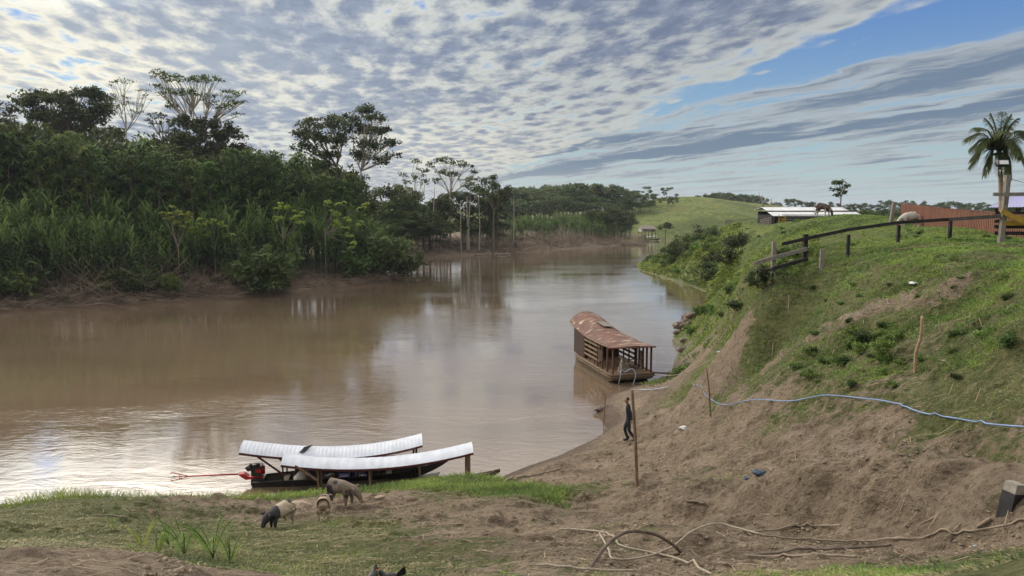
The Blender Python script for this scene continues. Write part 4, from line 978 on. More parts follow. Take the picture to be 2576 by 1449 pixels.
def barrel_roof(root, x0, x1, zf, w, rise, name='roof', m=WHITE, nx=46, rib=.010, seams=True):
    """curved sheet roof along x, height zf(f) at the eaves"""
    b = MB(); nr = 10; rings = []; rin = []
    N = nx * 2
    for i in range(N + 1):
        f = i / N; x = x0 + (x1 - x0) * f; z = zf(f); r = []; r2 = []
        rb = rib if (i % 2 == 0) else 0
        for k in range(nr + 1):
            q = k / nr * 2 - 1; zz = z + rise * (1 - abs(q) ** 2.2) + rb
            r.append((x, q * w / 2, zz)); r2.append((x, q * w / 2, zz - .018))
        rings.append(r); rin.append(r2[::-1])
    b.ring_loft(rings, False, False, False); b.ring_loft(rin, False, False, False)
    b.add([p for p in rings[0]] + [p for p in rin[0][::-1]], [(k, k + 1, nr + 2 + k, nr + 1 + k) for k in range(nr)])
    b.add([p for p in rings[-1]] + [p for p in rin[-1][::-1]], [(k + 1, k, nr + 1 + k, nr + 2 + k) for k in range(nr)])
    b.build(name, m, root)
    for s_ in (-1, 1):
        e = MB(); P = [(x0 + (x1 - x0) * i / 14, s_ * w / 2, zf(i / 14) - .035) for i in range(15)]
        for i in range(14): e.bar(P[i], P[i + 1], .03, .075)
        e.build('eave_board', MAROON, root)
# two canoes side by side at the landing
A0 = PZ(752, 1243); A1 = PZ(1258, 1222)
B0 = PZ(622, 1236); B1 = PZ(1128, 1206)
# near canoe: brown hull, roof nearest the camera
nearb, LA, secA = canoe((A0.x, A0.y - .05, 0), (A1.x, A1.y + .1, 0), 0, .86, .20, None, 'canoe', 'near roofed canoe with brown hull, white roof and square brown posts', .36, hullm=BROWNHULL)
def local(root, u, v, yoff):
    """local x and z of the point a pixel shows in the plane y=yoff of a thing standing on the water"""
    a = root.rotation_euler[2]; n = Vector((-math.sin(a), math.cos(a), 0)); o = root.location + n * yoff; c = Vector((0, 0, CH)); d = Vector(ray(u, v)); k = (o - c).dot(n) / d.dot(n); p = c + d * k - root.location
    return p.x * math.cos(a) + p.y * math.sin(a), p.z
RWA = 1.15
xa0, za0 = local(nearb, 706, 1170, -RWA / 2); xa1, za1 = local(nearb, 1191, 1138, -RWA / 2); xam, zam = local(nearb, 935, 1178, -RWA / 2); xab, zab = local(nearb, 1060, 1168, -RWA/2)
ptsA = [(0, za0), ((xam - xa0) / (xa1 - xa0), zam), ((xab - xa0) / (xa1 - xa0), zab), (1, za1)]
zfA = lambda f: float(np.polyval(np.polyfit([p[0] for p in ptsA], [p[1] for p in ptsA], 2), f))
barrel_roof(nearb, xa0, xa1, zfA, RWA, .13, nx=22, rib=.007)
def posts(root, L, sec, us, zf, x0, x1, yy, m, w=.07, side=(-1, 1), v=1200, zb=.1):
    for u in us:
        x, _ = local(root, u, v, -yy)
        for s_ in side:
            b = MB(); zt = zf((x - x0) / (x1 - x0)) - .03 + (.0 if abs(yy) > .6 else .05); b.box((x - w / 2, s_ * yy - w / 2, zb), (x + w / 2, s_ * yy + w / 2, zt)); b.build('roof_post', m, root)
posts(nearb, LA, secA, (800, 930, 1056, 1176), zfA, xa0, xa1, .41, POSTW)
posts(nearb, LA, secA, (1181,), zfA, xa0, xa1, .41, POSTW, side=(-1,))
b = MB(); x, z = local(nearb, 742, 1172, -.62); x2, z2 = local(nearb, 801, 1210, -.62); b.bar((x, -.62, z), (x2, -.62, z2), .06, .07); b.build('brace', POSTW, nearb)
def cross(root, x0, x1, zf, w, n, m=MAROON):
    for i in range(n):
        f = (i + .5) / n; x = x0 + (x1 - x0) * f; b = MB(); b.bar((x, -w / 2, zf(f) - .03), (x, w / 2, zf(f) - .03), .05, .05); b.build('roof_beam', m, root)
cross(nearb, xa0, xa1, zfA, RWA, 6)
# far canoe: black hull, longer white roof with overhang at the stern, red motor
farb, LB, secB = canoe((B0.x, B0.y + .65, 0), (B1.x, B1.y + .65, 0), 0, 1.16, .25, None, 'canoe', 'far roofed canoe with black hull, longer white roof and red long-tail motor', .34)
RWB = 1.35
xb0, zb0 = local(farb, 601, 1139, -RWB / 2); xb1, zb1 = local(farb, 1063, 1120, -RWB / 2); xbm, zbm = local(farb, 700, 1150, -RWB / 2); xbn, zbn = local(farb, 905, 1150, -RWB / 2)
ptsB = [(0, zb0), ((xbm - xb0) / (xb1 - xb0), zbm), ((xbn - xb0) / (xb1 - xb0), zbn), (1, zb1)]
cB = np.polyfit([p[0] for p in ptsB], [p[1] for p in ptsB], 3); zfB = lambda f: float(np.polyval(cB, f))
barrel_roof(farb, xb0, xb1, zfB, RWB, .17, nx=46, rib=.007)
posts(farb, LB, secB, (712, 790, 845, 900, 960, 1042), zfB, xb0, xb1, .50, BLACKW, .05)
posts(farb, LB, secB, (1049,), zfB, xb0, xb1, .50, BLACKW, .05)
cross(farb, xb0, xb1, zfB, RWB, 7)
b = MB(); x, z = local(farb, 640, 1146, -.64); x2, z2 = local(farb, 716, 1200, -.64)
for s_ in (-1, 1): b = MB(); b.bar((x, s_ * .56, z), (x2, s_ * .52, z2), .05, .06); b.build('brace', MAROON, farb)
# raised side plank of the black canoe
x, z = local(farb, 750, 1200, .66); x2, z2 = local(farb, 1052, 1190, .66)
b = MB(); b.box((x, .54, .2), (x2, .57, .62)); b.build('side_board', TARRED, farb)
# tear in the roof
x, z = local(farb, 765, 1131, -.2); b = MB(); b.add([(x - .16, -.45, zfB(.33) + .14), (x + .30, .18, zfB(.33) + .22), (x + .02, -.28, zfB(.33) + .30), (x + .02, -.45, zfB(.33) + .14)], [(0, 1, 2), (0, 2, 3), (2, 1, 3)]); b.build('torn_flap', BLACK, farb)
# motor
def motor():
    m_ = MB(); cx, cz = local(farb, 645, 1185, 0); y0 = 0.0
    z0 = cz
    m_.box((cx - .16, y0 - .17, z0 - .12), (cx + .20, y0 + .17, z0 + .12)); m_.box((cx - .12, y0 - .20, z0 + .10), (cx + .22, y0 + .20, z0 + .24))
    m_.tube([(cx - .30, y0 - .12, z0 + .12), (cx - .12, y0 - .12, z0 + .26)], .10, 12); m_.tube([(cx + .02, y0 - .1, z0 + .24), (cx + .02, y0 - .1, z0 + .30)], .13, 14)
    m_.tube([(cx - .32, y0, z0 + .03), (cx - .02, y0, z0 + .03)], .02, 6); m_.box((cx - .02, y0 - .24, z0 - .12), (cx + .10, y0 - .17, z0 + .02))
    e = m_.build('motor', BLACK, farb)
    r = MB(); r.box((cx + .0, y0 - .205, z0 + .0), (cx + .20, y0 - .172, z0 + .13)); r.tube([(cx + .21, y0, z0 - .1), (cx + .21, y0, z0 + .18)], .10, 12); r.build('cowling', RED, e)
    f = MB(); P = [(cx - .62, z0 - .04), (cx - .42, z0 - .04), (cx - .26, z0 - .16), (cx + .22, z0 - .17), (cx + .22, z0 - .25), (cx - .36, z0 - .26), (cx - .50, z0 - .17)]
    for s_ in (-1, 1): f.add([(x, y0 + s_ * .13, z) for x, z in P], [tuple(range(7))[::s_]])
    for i in range(7):
        p, q = P[i], P[(i + 1) % 7]; f.add([(p[0], y0 - .13, p[1]), (q[0], y0 - .13, q[1]), (q[0], y0 + .13, q[1]), (p[0], y0 + .13, p[1])], [(0, 1, 2, 3)])
    f.build('motor_bracket', RED, e)
    tl = MB(); xe, ze = local(farb, 470, 1198, 0); xt, zt = local(farb, 432, 1199, 0); sx, sz = cx - .6, z0 - .08
    tl.tube([(sx, y0, sz), (xe, y0, ze)], [.030, .026], 8)
    for dz in (.14, -.14): tl.tube(spline([(xe + .05, y0, ze), (xe - .2, y0, ze + dz * .6), (xt, y0, zt + dz), (xt - .02, y0, zt + dz * .75)], 4), .014, 6)
    tl.tube([(xe - .2, y0, ze - .1), (xe - .2, y0, ze + .1)], .012, 5); tl.tube([(xe - .26, y0, ze - .11), (xe - .26, y0, ze + .11)], .012, 5); tl.tube([(xe, y0, ze), (xt + .08, y0, zt)], .014, 6)
    t_ = tl.build('shaft', RED, e)
    pr = MB(); pr.tube([(xt + .09, y0, zt), (xt + .0, y0, zt)], [.03, .015], 8)
    for k in range(2):
        a = .6 + k * math.pi; dy, dz = math.cos(a), math.sin(a); pr.add([(xt + .05, y0 + dy * .02, zt + dz * .02), (xt + .08, y0 + dy * .06 - dz * .04, zt + dz * .08), (xt + .03, y0 + dy * .12, zt + dz * .12), (xt + .01, y0 + dy * .05 + dz * .04, zt + dz * .06)], [(0, 1, 2, 3), (3, 2, 1, 0)])
    pr.build('propeller', STEEL, t_)
    st = MB(); st.box((cx - .16, -.26, .05), (cx + .30, .26, z0 - .22)); st.build('motor_mount', TARRED, farb)
motor()
# plate on the bow of the black canoe
x, z = local(farb, 1085, 1206, -.3); w_ = secB(x / LB)[0]; b = MB(); b.add([(x - .38, -w_ - .006, z - .02), (x + .25, -w_ * .80 - .006, z + .03), (x + .36, -w_ * .78 - .006, z + .22), (x - .36, -w_ - .004, z + .14)], [(0, 1, 2, 3)]); b.build('name_plate', PLASTICW, farb)

def chair(loc, rz, label):
    r = empty('plastic_chair', loc, rz, label=label, cat='chair', group='blue plastic chairs in the canoe')
    b = MB(); b.box((-.21, -.21, .40), (.21, .21, .425)); b.build('seat', LILAC, r)
    k = MB()
    for y in (-.15, -.075, 0, .075, .15): k.bar((-.20, y, .43), (-.30, y, .84), .045, .015, (0, 1, 0))
    k.bar((-.30, -.20, .84), (-.30, .20, .84), .03, .06); k.build('backrest', BLUEPL, r)
    for s_ in (-1, 1):
        a_ = MB(); a_.tube(spline([(-.26, s_ * .22, .64), (.0, s_ * .25, .66), (.16, s_ * .24, .63), (.20, s_ * .22, .42)], 3), .018, 6); a_.build('armrest', BLUEPL, r)
        for x in (-.19, .19):
            l = MB(); l.bar((x, s_ * .19, .40), (x * 1.2, s_ * .22, 0), .04, .03); l.build('leg', BLUEPL, r)
    e = MB(); e.tube([(-.22, -.22, .41), (.22, -.22, .41), (.22, .22, .41), (-.22, .22, .41), (-.22, -.22, .41)], .016, 5); e.build('seat_rim', BLUEPL, r)
def in_boat(root, u, v, y):
    x, z = local(root, u, v, y); return root.matrix_basis @ Vector((x, y, z))
rzb = farb.rotation_euler[2]
for u, v, y, lb in ((865, 1195, .12, 'blue plastic armchair with lilac seat, middle one of the three under the canoe roofs'), (905, 1199, -.15, 'blue plastic armchair with lilac seat nearest the bow of the canoe'), (800, 1205, .0, 'blue plastic armchair half hidden behind the thick brown post of the near canoe')):
    p = in_boat(farb, u, v, y); chair((p.x, p.y, p.z - .42), rzb + (0 if u != 800 else .25), lb)
def lump(name, loc, r, m, label, cat, sq=.75, seed=1, k=.25):
    import bmesh
    bm = bmesh.new(); bmesh.ops.create_icosphere(bm, subdivisions=3, radius=1)
    for v in bm.verts:
        c = v.co.copy(); n = float(fbm(np.array([c.x * 1.8 + seed * 7]), np.array([c.y * 1.8 + c.z * 1.3]), 3, seed)[0]) - .5
        v.co = c * (1 + n * 2 * k); v.co.z *= sq
        if v.co.z < -.35 * sq: v.co.z = -.35 * sq
    me = bpy.data.meshes.new(name); bm.to_mesh(me); bm.free(); me.polygons.foreach_set('use_smooth', [True] * len(me.polygons))
    o = link(name, me, m); o.location = loc; o.scale = r if isinstance(r, tuple) else (r, r, r); tag(o, label, cat); return o
CLEARB = mat('crumpled_plastic', (.55, .50, .48), rough=.3, var=.4, scale=9, spec=.6, bump=.6, bscale=20)
SACK = mat('woven_sack', (.10, .10, .07), var=.4, scale=10, bump=.5)
p = in_boat(farb, 757, 1205, -.2); lump('plastic_bag', (p.x, p.y, p.z), (.24, .24, .30), CLEARB, 'clear crumpled plastic bag full of goods in the canoe', 'bag', 1, 3)
p = in_boat(farb, 757, 1214, -.3); b = MB(); b.box((-.32, -.14, 0), (.30, .14, .09)); o = b.build('red_crate', mat('red_crate', (.45, .07, .05))); o.location = (p.x, p.y, p.z - .05); o.rotation_euler[2] = rzb; tag(o, 'flat red parcel under the clear plastic bag in the canoe', 'parcel')
p = in_boat(farb, 833, 1206, 0); lump('sack', (p.x, p.y, p.z - .05), (.36, .26, .26), SACK, 'olive sack lying between the plastic chairs', 'sack', 1, 5)
p = in_boat(farb, 783, 1182, .1); lump('bundle', (p.x, p.y, p.z - .12), (.24, .22, .40), mat('printed_cloth', (.32, .28, .28), col2=(.04, .05, .09), scale=9), 'patterned cloth bundle behind the thick brown post', 'bundle', 1, 8)
p = in_boat(farb, 985, 1202, -.1); lump('tarp_heap', (p.x, p.y, p.z - .08), (.42, .24, .16), SACK, 'crumpled grey tarpaulin on the floor near the bow of the canoe', 'tarpaulin', 1, 9)

# ------------------------------------------------------------------ figures
def skin(name, joints, edges, radii, m, parent=None, root=0, sub_=2):
    me = bpy.data.meshes.new(name); me.from_pydata([tuple(j) for j in joints], edges, []); o = link(name, me, m, parent)
    md = o.modifiers.new('skin', 'SKIN'); md.use_smooth_shade = True; md.branch_smoothing = .5
    sv = me.skin_vertices[0].data
    for i, r in enumerate(radii): sv[i].radius = r if isinstance(r, tuple) else (r, r)
    sv[root].use_root = True
    s_ = o.modifiers.new('sub', 'SUBSURF'); s_.levels = sub_; s_.render_levels = sub_
    return o
def person(loc, rz):
    r = empty('person', loc, rz, label='man in dark clothes walking along the muddy shore, head bowed', cat='person')
    # local +x is the way he faces
    J = [(0,0,.92),(0,0,1.10),(.01,0,1.30),(.02,0,1.44),(.05,0,1.50),            # pelvis..neck 0-4
         (-.01,-.09,.88),(.14,-.10,.50),(.02,-.10,.10),(.13,-.10,.05),             # front leg 5-8
         (-.01,.09,.88),(-.02,.10,.48),(-.26,.10,.16),(-.17,.11,.06),              # rear leg 9-12
         (.01,-.17,1.40),(-.04,-.22,1.14),(.06,-.22,.92),                         # arm 13-15
         (.01,.17,1.40),(-.10,.22,1.15),(-.12,.20,.92)]
    E = [(0,1),(1,2),(2,3),(3,4),(0,5),(5,6),(6,7),(7,8),(0,9),(9,10),(10,11),(11,12),(3,13),(13,14),(14,15),(3,16),(16,17),(17,18)]
    Rr = [(.13,.15),(.12,.14),(.13,.16),(.09,.11),.055,.10,.072,.05,.045,.10,.072,.05,.045,.062,.052,.040,.062,.052,.040]
    body = skin('body', J, E, Rr, DKCLOTH, r)
    # head
    h = skin('head', [(.05,0,1.50),(.075,0,1.58),(.095,0,1.66),(.085,0,1.73)], [(0,1),(1,2),(2,3)], [.05,(.082,.070),(.098,.078),(.07,.062)], SKIN, r)
    n_ = MB(); n_.tube([(.17,0,1.64),(.195,0,1.612),(.175,0,1.60)], [.010,.017,.012], 6)
    for s_ in (-1, 1): n_.tube([(.085, s_*.083, 1.62),(.08, s_*.092, 1.655)], .016, 6)
    n_.build('nose_and_ears', SKIN, h)
    f_ = MB()
    for s_ in (-1, 1): f_.tube([(.165, s_*.034, 1.652),(.172, s_*.034, 1.652)], .010, 6)
    f_.tube([(.165, -.022, 1.575),(.172, 0, 1.575),(.165,.022,1.575)], .006, 5); f_.build('eyes_and_mouth', HAIR, h)
    skin('hair', [(.03,0,1.63),(.055,0,1.71),(.10,0,1.755)], [(0,1),(1,2)], [(.075,.085),(.082,.088),(.05,.065)], HAIR, r)
    for s_, w in ((-1, Vector((.06,-.22,.92))), (1, Vector((-.12,.20,.92)))):
        HJ = [w, w + Vector((.015,0,-.07)), w + Vector((.02,0,-.10))]; HE = [(0,1),(1,2)]; HR = [.026,(.020,.034),(.016,.034)]
        for k in range(4):
            a = w + Vector((.03 - .0, (k - 1.5) * .017, -.115)); bq = a + Vector((.012, 0, -.034 + abs(k-1.5)*.005)); cq = bq + Vector((-.006, 0, -.024))
            i = len(HJ); HJ += [a, bq, cq]; HE += [(2, i), (i, i+1), (i+1, i+2)]; HR += [.009, .008, .007]
        i = len(HJ); HJ += [w + Vector((.045,-.01*s_,-.06)), w + Vector((.06,-.01*s_,-.09))]; HE += [(1, i), (i, i+1)]; HR += [.010, .008]
        skin('hand', HJ, HE, HR, SKIN, r, 0, 1)
    for (x, y, z, dx, dz) in ((.02,-.10,.0,.17,.0),(-.27,.10,.08,.14,-.055)):
        skin('boot', [(x-.03,y,z+.24),(x-.01,y,z+.08),(x+.05,y,z+.045+dz*.3),(x+dx,y,z+.04+dz)], [(0,1),(1,2),(2,3)], [.055,.055,(.045,.046),(.030,.042)], SHOE, r, 0, 1)
    return r
p = hit(1580, 1117); p.z = hz(p.x, p.y)
pm = person(p, math.pi * .96); pm.scale = (1.0, 1.0, 1.0)
hgt_px = 108; pm.scale = [hgt_px / F * (Vector((p.x, p.y, p.z)) - Vector((0, 0, CH))).length / 1.72] * 3

def bender(loc, rz):
    """man bending in the canoe, his upper body hidden by the roof"""
    r = empty('person', loc, rz, label='man in olive trousers bending forward under the stern end of the near canoe roof', cat='person')
    OL = mat('olive_trousers', (.035, .034, .026), rough=.9, var=.3)
    J = [(0,0,.88),(.20,0,1.00),(.42,0,.98),(.56,0,.92),(-.02,-.10,.84),(.08,-.12,.46),(-.06,-.13,.08),(-.02,.10,.84),(.10,.14,.48),(.20,.14,.08),(.50,-.17,.92),(.60,-.20,.66),(.56,-.18,.42),(.50,.17,.92),(.62,.2,.66),(.58,.16,.42)]
    E = [(0,1),(1,2),(2,3),(0,4),(4,5),(5,6),(0,7),(7,8),(8,9),(2,10),(10,11),(11,12),(2,13),(13,14),(14,15)]
    Rr = [(.15,.17),(.14,.16),(.13,.16),.06,.12,.085,.06,.12,.085,.06,.06,.05,.04,.06,.05,.04]
    skin('body', J, E, Rr, OL, r)
    h = skin('head', [(.56,0,.92),(.66,0,.90),(.72,0,.84)], [(0,1),(1,2)], [.05,(.09,.08),(.08,.07)], SKIN, r); skin('hair', [(.64,0,.96),(.72,0,.93)], [(0,1)], [.075,.06], HAIR, r)
    for s_ in (-1, 1):
        w = Vector((.57, s_ * .17, .40)); HJ = [w, w + Vector((0,0,-.08))]; HE = [(0,1)]; HR = [.028,(.02,.036)]
        for k in range(4):
            i = len(HJ); a = w + Vector((.0,(k-1.5)*.018,-.10)); HJ += [a, a + Vector((.01,0,-.04))]; HE += [(1,i),(i,i+1)]; HR += [.009,.007]
        i = len(HJ); HJ += [w + Vector((.03,0,-.06)), w + Vector((.045,0,-.09))]; HE += [(0,i),(i,i+1)]; HR += [.010,.008]
        skin('hand', HJ, HE, HR, SKIN, r, 0, 1)
    for (x, y) in ((-.06,-.13),(.20,.14)): skin('boot', [(x,y,.14),(x+.02,y,.04),(x+.17,y,.03)], [(0,1),(1,2)], [.055,.05,(.03,.045)], SHOE, r, 0, 1)
p = in_boat(farb, 745, 1212, .0); bender((p.x, p.y, .08), rzb)

# animals: local +x is the head end
def beast(name, kind, loc, rz, s, label, coat, hoof, grazing=True):
    r = empty(name, loc, rz, label=label, cat=kind); r.scale = (s, s, s)
    if kind == 'pig':
        J = [(0,0,.42),(.22,0,.44),(.42,0,.43),(.58,0,.40),(.74,0,.32),(.86,0,.22),(.94,0,.14),(-.22,0,.43),(-.36,0,.38),       # spine to snout, rump
             (.40,-.10,.30),(.41,-.11,.15),(.40,-.11,.02),(.46,.10,.30),(.49,.11,.15),(.47,.11,.02),
             (-.26,-.11,.32),(-.20,-.12,.19),(-.27,-.12,.11),(-.24,-.12,.02),(-.28,.11,.32),(-.26,.12,.19),(-.34,.12,.11),(-.31,.12,.02)]
        E = [(0,1),(1,2),(2,3),(3,4),(4,5),(5,6),(0,7),(7,8),(2,9),(9,10),(10,11),(2,12),(12,13),(13,14),(7,15),(15,16),(16,17),(17,18),(7,19),(19,20),(20,21),(21,22)]
        Rr = [(.20,.22),(.21,.21),(.185,.19),(.15,.155),(.12,.125),(.075,.08),(.045,.055),(.19,.20),(.11,.13),.085,.045,.032,.085,.045,.032,.12,.06,.038,.032,.12,.06,.038,.032]
        J = [(j[0] * .74, j[1] * 1.15, j[2] * (1.18 if i > 8 else 1) + ({4: .12, 5: .09, 6: .05}.get(i, .09) if i < 9 else 0)) for i, j in enumerate(J)]; Rr = [tuple(q * (1.04 if i < 9 else 1.05) for q in (v if isinstance(v, tuple) else (v, v))) for i, v in enumerate(Rr)]
        skin('body', J, E, Rr, coat, r)
        for s_ in (-1, 1):
            e = MB(); e.ring_loft([[(.50, s_*.07, .57), (.50, s_*.10, .53), (.53, s_*.11, .50), (.54, s_*.08, .55)], [(.53, s_*.15, .58), (.54, s_*.19, .53), (.58, s_*.18, .50), (.57, s_*.14, .56)], [(.60, s_*.20, .52), (.61, s_*.21, .51), (.62, s_*.20, .50), (.61, s_*.19, .52)]]); e.build('ear', coat, r)
        tl = MB(); tl.tube(spline([(-0.36,0,.54),(-0.42,.0,.50),(-0.44,.02,.40),(-0.45,.01,.30)], 3), [.018,.016,.014,.012,.012,.011,.010,.012,.014,.010], 6); tl.build('tail', hoof, r)
        sn = MB(); sn.tube([(0.705,0,.175),(0.730,0,.145)], [.045,.042], 10); sn.build('snout', hoof, r)
    else:
        J = [(0,0,1.02),(.35,0,1.05),(.62,0,1.02),(.86,0,.86),(1.02,0,.62),(1.12,0,.36),(1.16,0,.14),(-.40,0,1.08),(-.62,0,1.04),
             (.52,-.18,.70),(.54,-.18,.38),(.52,-.18,.04),(.58,.18,.70),(.66,.18,.38),(.62,.18,.04),
             (-.50,-.18,.78),(-.40,-.19,.52),(-.58,-.19,.40),(-.54,-.19,.04),(-.54,.18,.78),(-.46,.19,.52),(-.64,.19,.40),(-.60,.19,.04)]
        E = [(0,1),(1,2),(2,3),(3,4),(4,5),(5,6),(0,7),(7,8),(2,9),(9,10),(10,11),(2,12),(12,13),(13,14),(7,15),(15,16),(16,17),(17,18),(7,19),(19,20),(20,21),(21,22)]
        Rr = [(.33,.36),(.33,.34),(.28,.27),(.17,.19),(.13,.15),(.12,.12),(.075,.085),(.30,.31),(.20,.20),.14,.065,.05,.14,.065,.05,.17,.09,.065,.05,.17,.09,.065,.05]
        skin('body', J, E, Rr, coat, r)
        for s_ in (-1, 1):
            e = MB(); e.tube([(1.02, s_*.10,.60),(1.0, s_*.26,.60)], [.05,.02], 6, sq=.4); e.build('ear', hoof, r)
            hn = MB(); hn.tube(spline([(.98, s_*.06,.72),(.99, s_*.14,.80),(1.03, s_*.15,.88)], 3), [.03,.028,.024,.02,.016,.012,.008], 6); hn.build('horn', GREYW, r)
        tl = MB(); tl.tube(spline([(-.78,0,1.12),(-.86,0,.95),(-.86,0,.6),(-.86,0,.42)], 3), [.03,.028,.025,.022,.02,.02,.02,.03,.045,.02], 6); tl.build('tail', coat, r)
        ud = MB(); ud.tube([(-.28,0,.74),(-.28,0,.62)], [.14,.09], 8) ; ud.build('udder', SKIN, r)
    return r
def coat(name, base, dark, spots=None, band=None, noise=None, thr=.5, sc=3.0):
    """animal coat in object space; spots are (x, y, z, radius), band gives x ranges that are dark"""
    m = bpy.data.materials.new(name); m.use_nodes = True; q = NT(m.node_tree); b = q.n['Principled BSDF']
    tc = q.node('ShaderNodeTexCoord').outputs['Object']; sp_ = q.node('ShaderNodeSeparateXYZ'); q.put(sp_.inputs[0], tc)
    wob = q.m('MULTIPLY', q.m('SUBTRACT', q.noise(tc, 7, 3, .5), .5), .12)
    f = 0.0
    for (x, y, z, rd) in (spots or []):
        vd = q.node('ShaderNodeVectorMath', operation='DISTANCE'); q.put(vd.inputs[0], tc); vd.inputs[1].default_value = (x, y, z)
        f = q.m('MAXIMUM', f, q.ss(q.m('ADD', vd.outputs['Value'], wob), rd - .02, rd + .02, 1, 0))
    for (x0, x1) in (band or []):
        xx = q.m('ADD', sp_.outputs[0], q.m('MULTIPLY', wob, .8)); f = q.m('MAXIMUM', f, q.m('MULTIPLY', q.ss(xx, x0 - .015, x0 + .015), q.ss(xx, x1 - .015, x1 + .015, 1, 0)))
    if noise: f = q.m('MAXIMUM', f, q.ss(q.noise(tc, sc, 3, .5), thr, thr + .04))
    bs = q.mix(q.ss(q.noise(tc, 14, 4, .6), .3, .7), base, tuple(c * .72 for c in base))
    q.put(b.inputs['Base Color'], q.mix(f, bs, dark)); b.inputs['Roughness'].default_value = .8
    bn = q.node('ShaderNodeBump'); bn.inputs['Strength'].default_value = .4; bn.inputs['Distance'].default_value = .01; q.put(bn.inputs['Height'], q.noise(tc, 90, 3, .6)); q.put(b.inputs['Normal'], bn.outputs[0])
    return m
DK = (.022, .022, .026)
COAT1 = coat('saddle_coat', (.44, .37, .28), DK, band=[(.20, 2)], spots=[(-.26, .0, .66, .16), (-.36, 0, .42, .10)])
COAT2 = coat('spotted_coat', (.185, .145, .112), DK, spots=[(-.20,-.24,.42,.20),(-.08,-.25,.56,.07),(.15,-.24,.46,.075),(.20,-.22,.32,.07),(.35,-.17,.46,.05),(.33,-.17,.33,.05),(.44,-.12,.48,.04),(.0,-.1,.68,.07),(.2,.2,.45,.1),(0,.25,.4,.1)])
COAT3 = coat('sandy_coat', (.36, .28, .20), DK, spots=[(.10, .0, .70, .10), (.18, .22, .40, .12)])
PINKH = mat('pig_skin_dark', (.10, .07, .06), var=.3, scale=8)
def pig(u, v, D, rz, s, label, c):
    p = at(u, D); return beast('pig', 'pig', (p.x, p.y, p.z), rz, s, label, c, PINKH)
# (the distance of each is where its feet meet the ground)
def feet(u, v): p = hit(u, v); return p
p = feet(712, 1330); beast('pig', 'pig', (p.x, p.y, hz(p.x, p.y) + .03), R(236), .70, 'black and cream saddleback pig rooting in the grass, head to the camera', COAT1, PINKH)
p = feet(850, 1276); beast('pig', 'pig', (p.x, p.y, hz(p.x, p.y) + .03), R(-14), .82, 'grey-brown pig with black spots in front of the near canoe', COAT2, PINKH)
p = feet(816, 1312); beast('pig', 'pig', (p.x, p.y, hz(p.x, p.y) + .03), R(98), .64, 'small sandy pig seen from behind between the two bigger pigs', COAT3, PINKH)
CW1 = coat('brown_cow_coat', (.50, .45, .38), (.045, .025, .018), spots=[(.1,0,1.0,.62),(.7,0,.95,.35),(1.1,0,.4,.34),(-.5,-.2,.9,.25)])
CW2 = coat('white_cow_coat', (.52, .49, .45), (.20, .055, .030), spots=[(-.1,0,1.48,.22),(.3,0,1.44,.20),(1.12,0,.4,.2),(-.4,0,1.44,.14)])
p = at(2063, 64); beast('cow', 'cow', p, R(-60), .92, 'dark brown and white cow standing on the grassy hump by the barn', CW1, HAIR)
p = at(2285, 52); beast('cow', 'cow', (p.x, p.y, p.z - .05), R(192), .92, 'white cow with reddish back grazing behind the black rail', CW2, CW2)
def hen(u, D, rz, label):
    p = at(u, D); FE = mat('black_feathers', (.012, .013, .016), rough=.45, var=.5, scale=30, spec=.5)
    r = empty('hen', p, rz, label=label, cat='hen'); r.scale = (.6, .6, .6)
    skin('body', [(-.10,0,.20),(0,0,.19),(.10,0,.22),(.15,0,.30),(.17,0,.35)], [(0,1),(1,2),(2,3),(3,4)], [.06,.085,.07,.035,.028], FE, r, 1)
    t_ = MB()
    for k in range(5): t_.add([(-.10, (k-2)*.012, .20), (-.10, (k-2)*.012, .25), (-.22, (k-2)*.03, .34), (-.25, (k-2)*.03, .28)], [(0,1,2,3),(3,2,1,0)])
    t_.build('tail', FE, r); b_ = MB(); b_.tube([(.19,0,.352),(.225,0,.343)], [.012,.003], 6); b_.build('beak', YELLOW, r)
    c_ = MB(); c_.add([(.15,0,.37),(.17,0,.40),(.185,0,.38),(.20,0,.395),(.205,0,.36)], [(0,1,2,3,4),(4,3,2,1,0)]); c_.build('comb', RED, r)
    for s_ in (-1, 1): l = MB(); l.tube([(0, s_*.035,.12),(.0, s_*.035,.0)], .008, 5); l.tube([(-.02, s_*.035,.005),(.05, s_*.035,.005)], .006, 4); l.build('leg', YELLOW, r)
p = hit(920, 1447); 
hen(918, 6.75, R(80), 'black hen with pale streaks at the bottom edge, left of the other')
hen(966, 6.62, R(190), 'plain black hen at the bottom edge, right of the other')

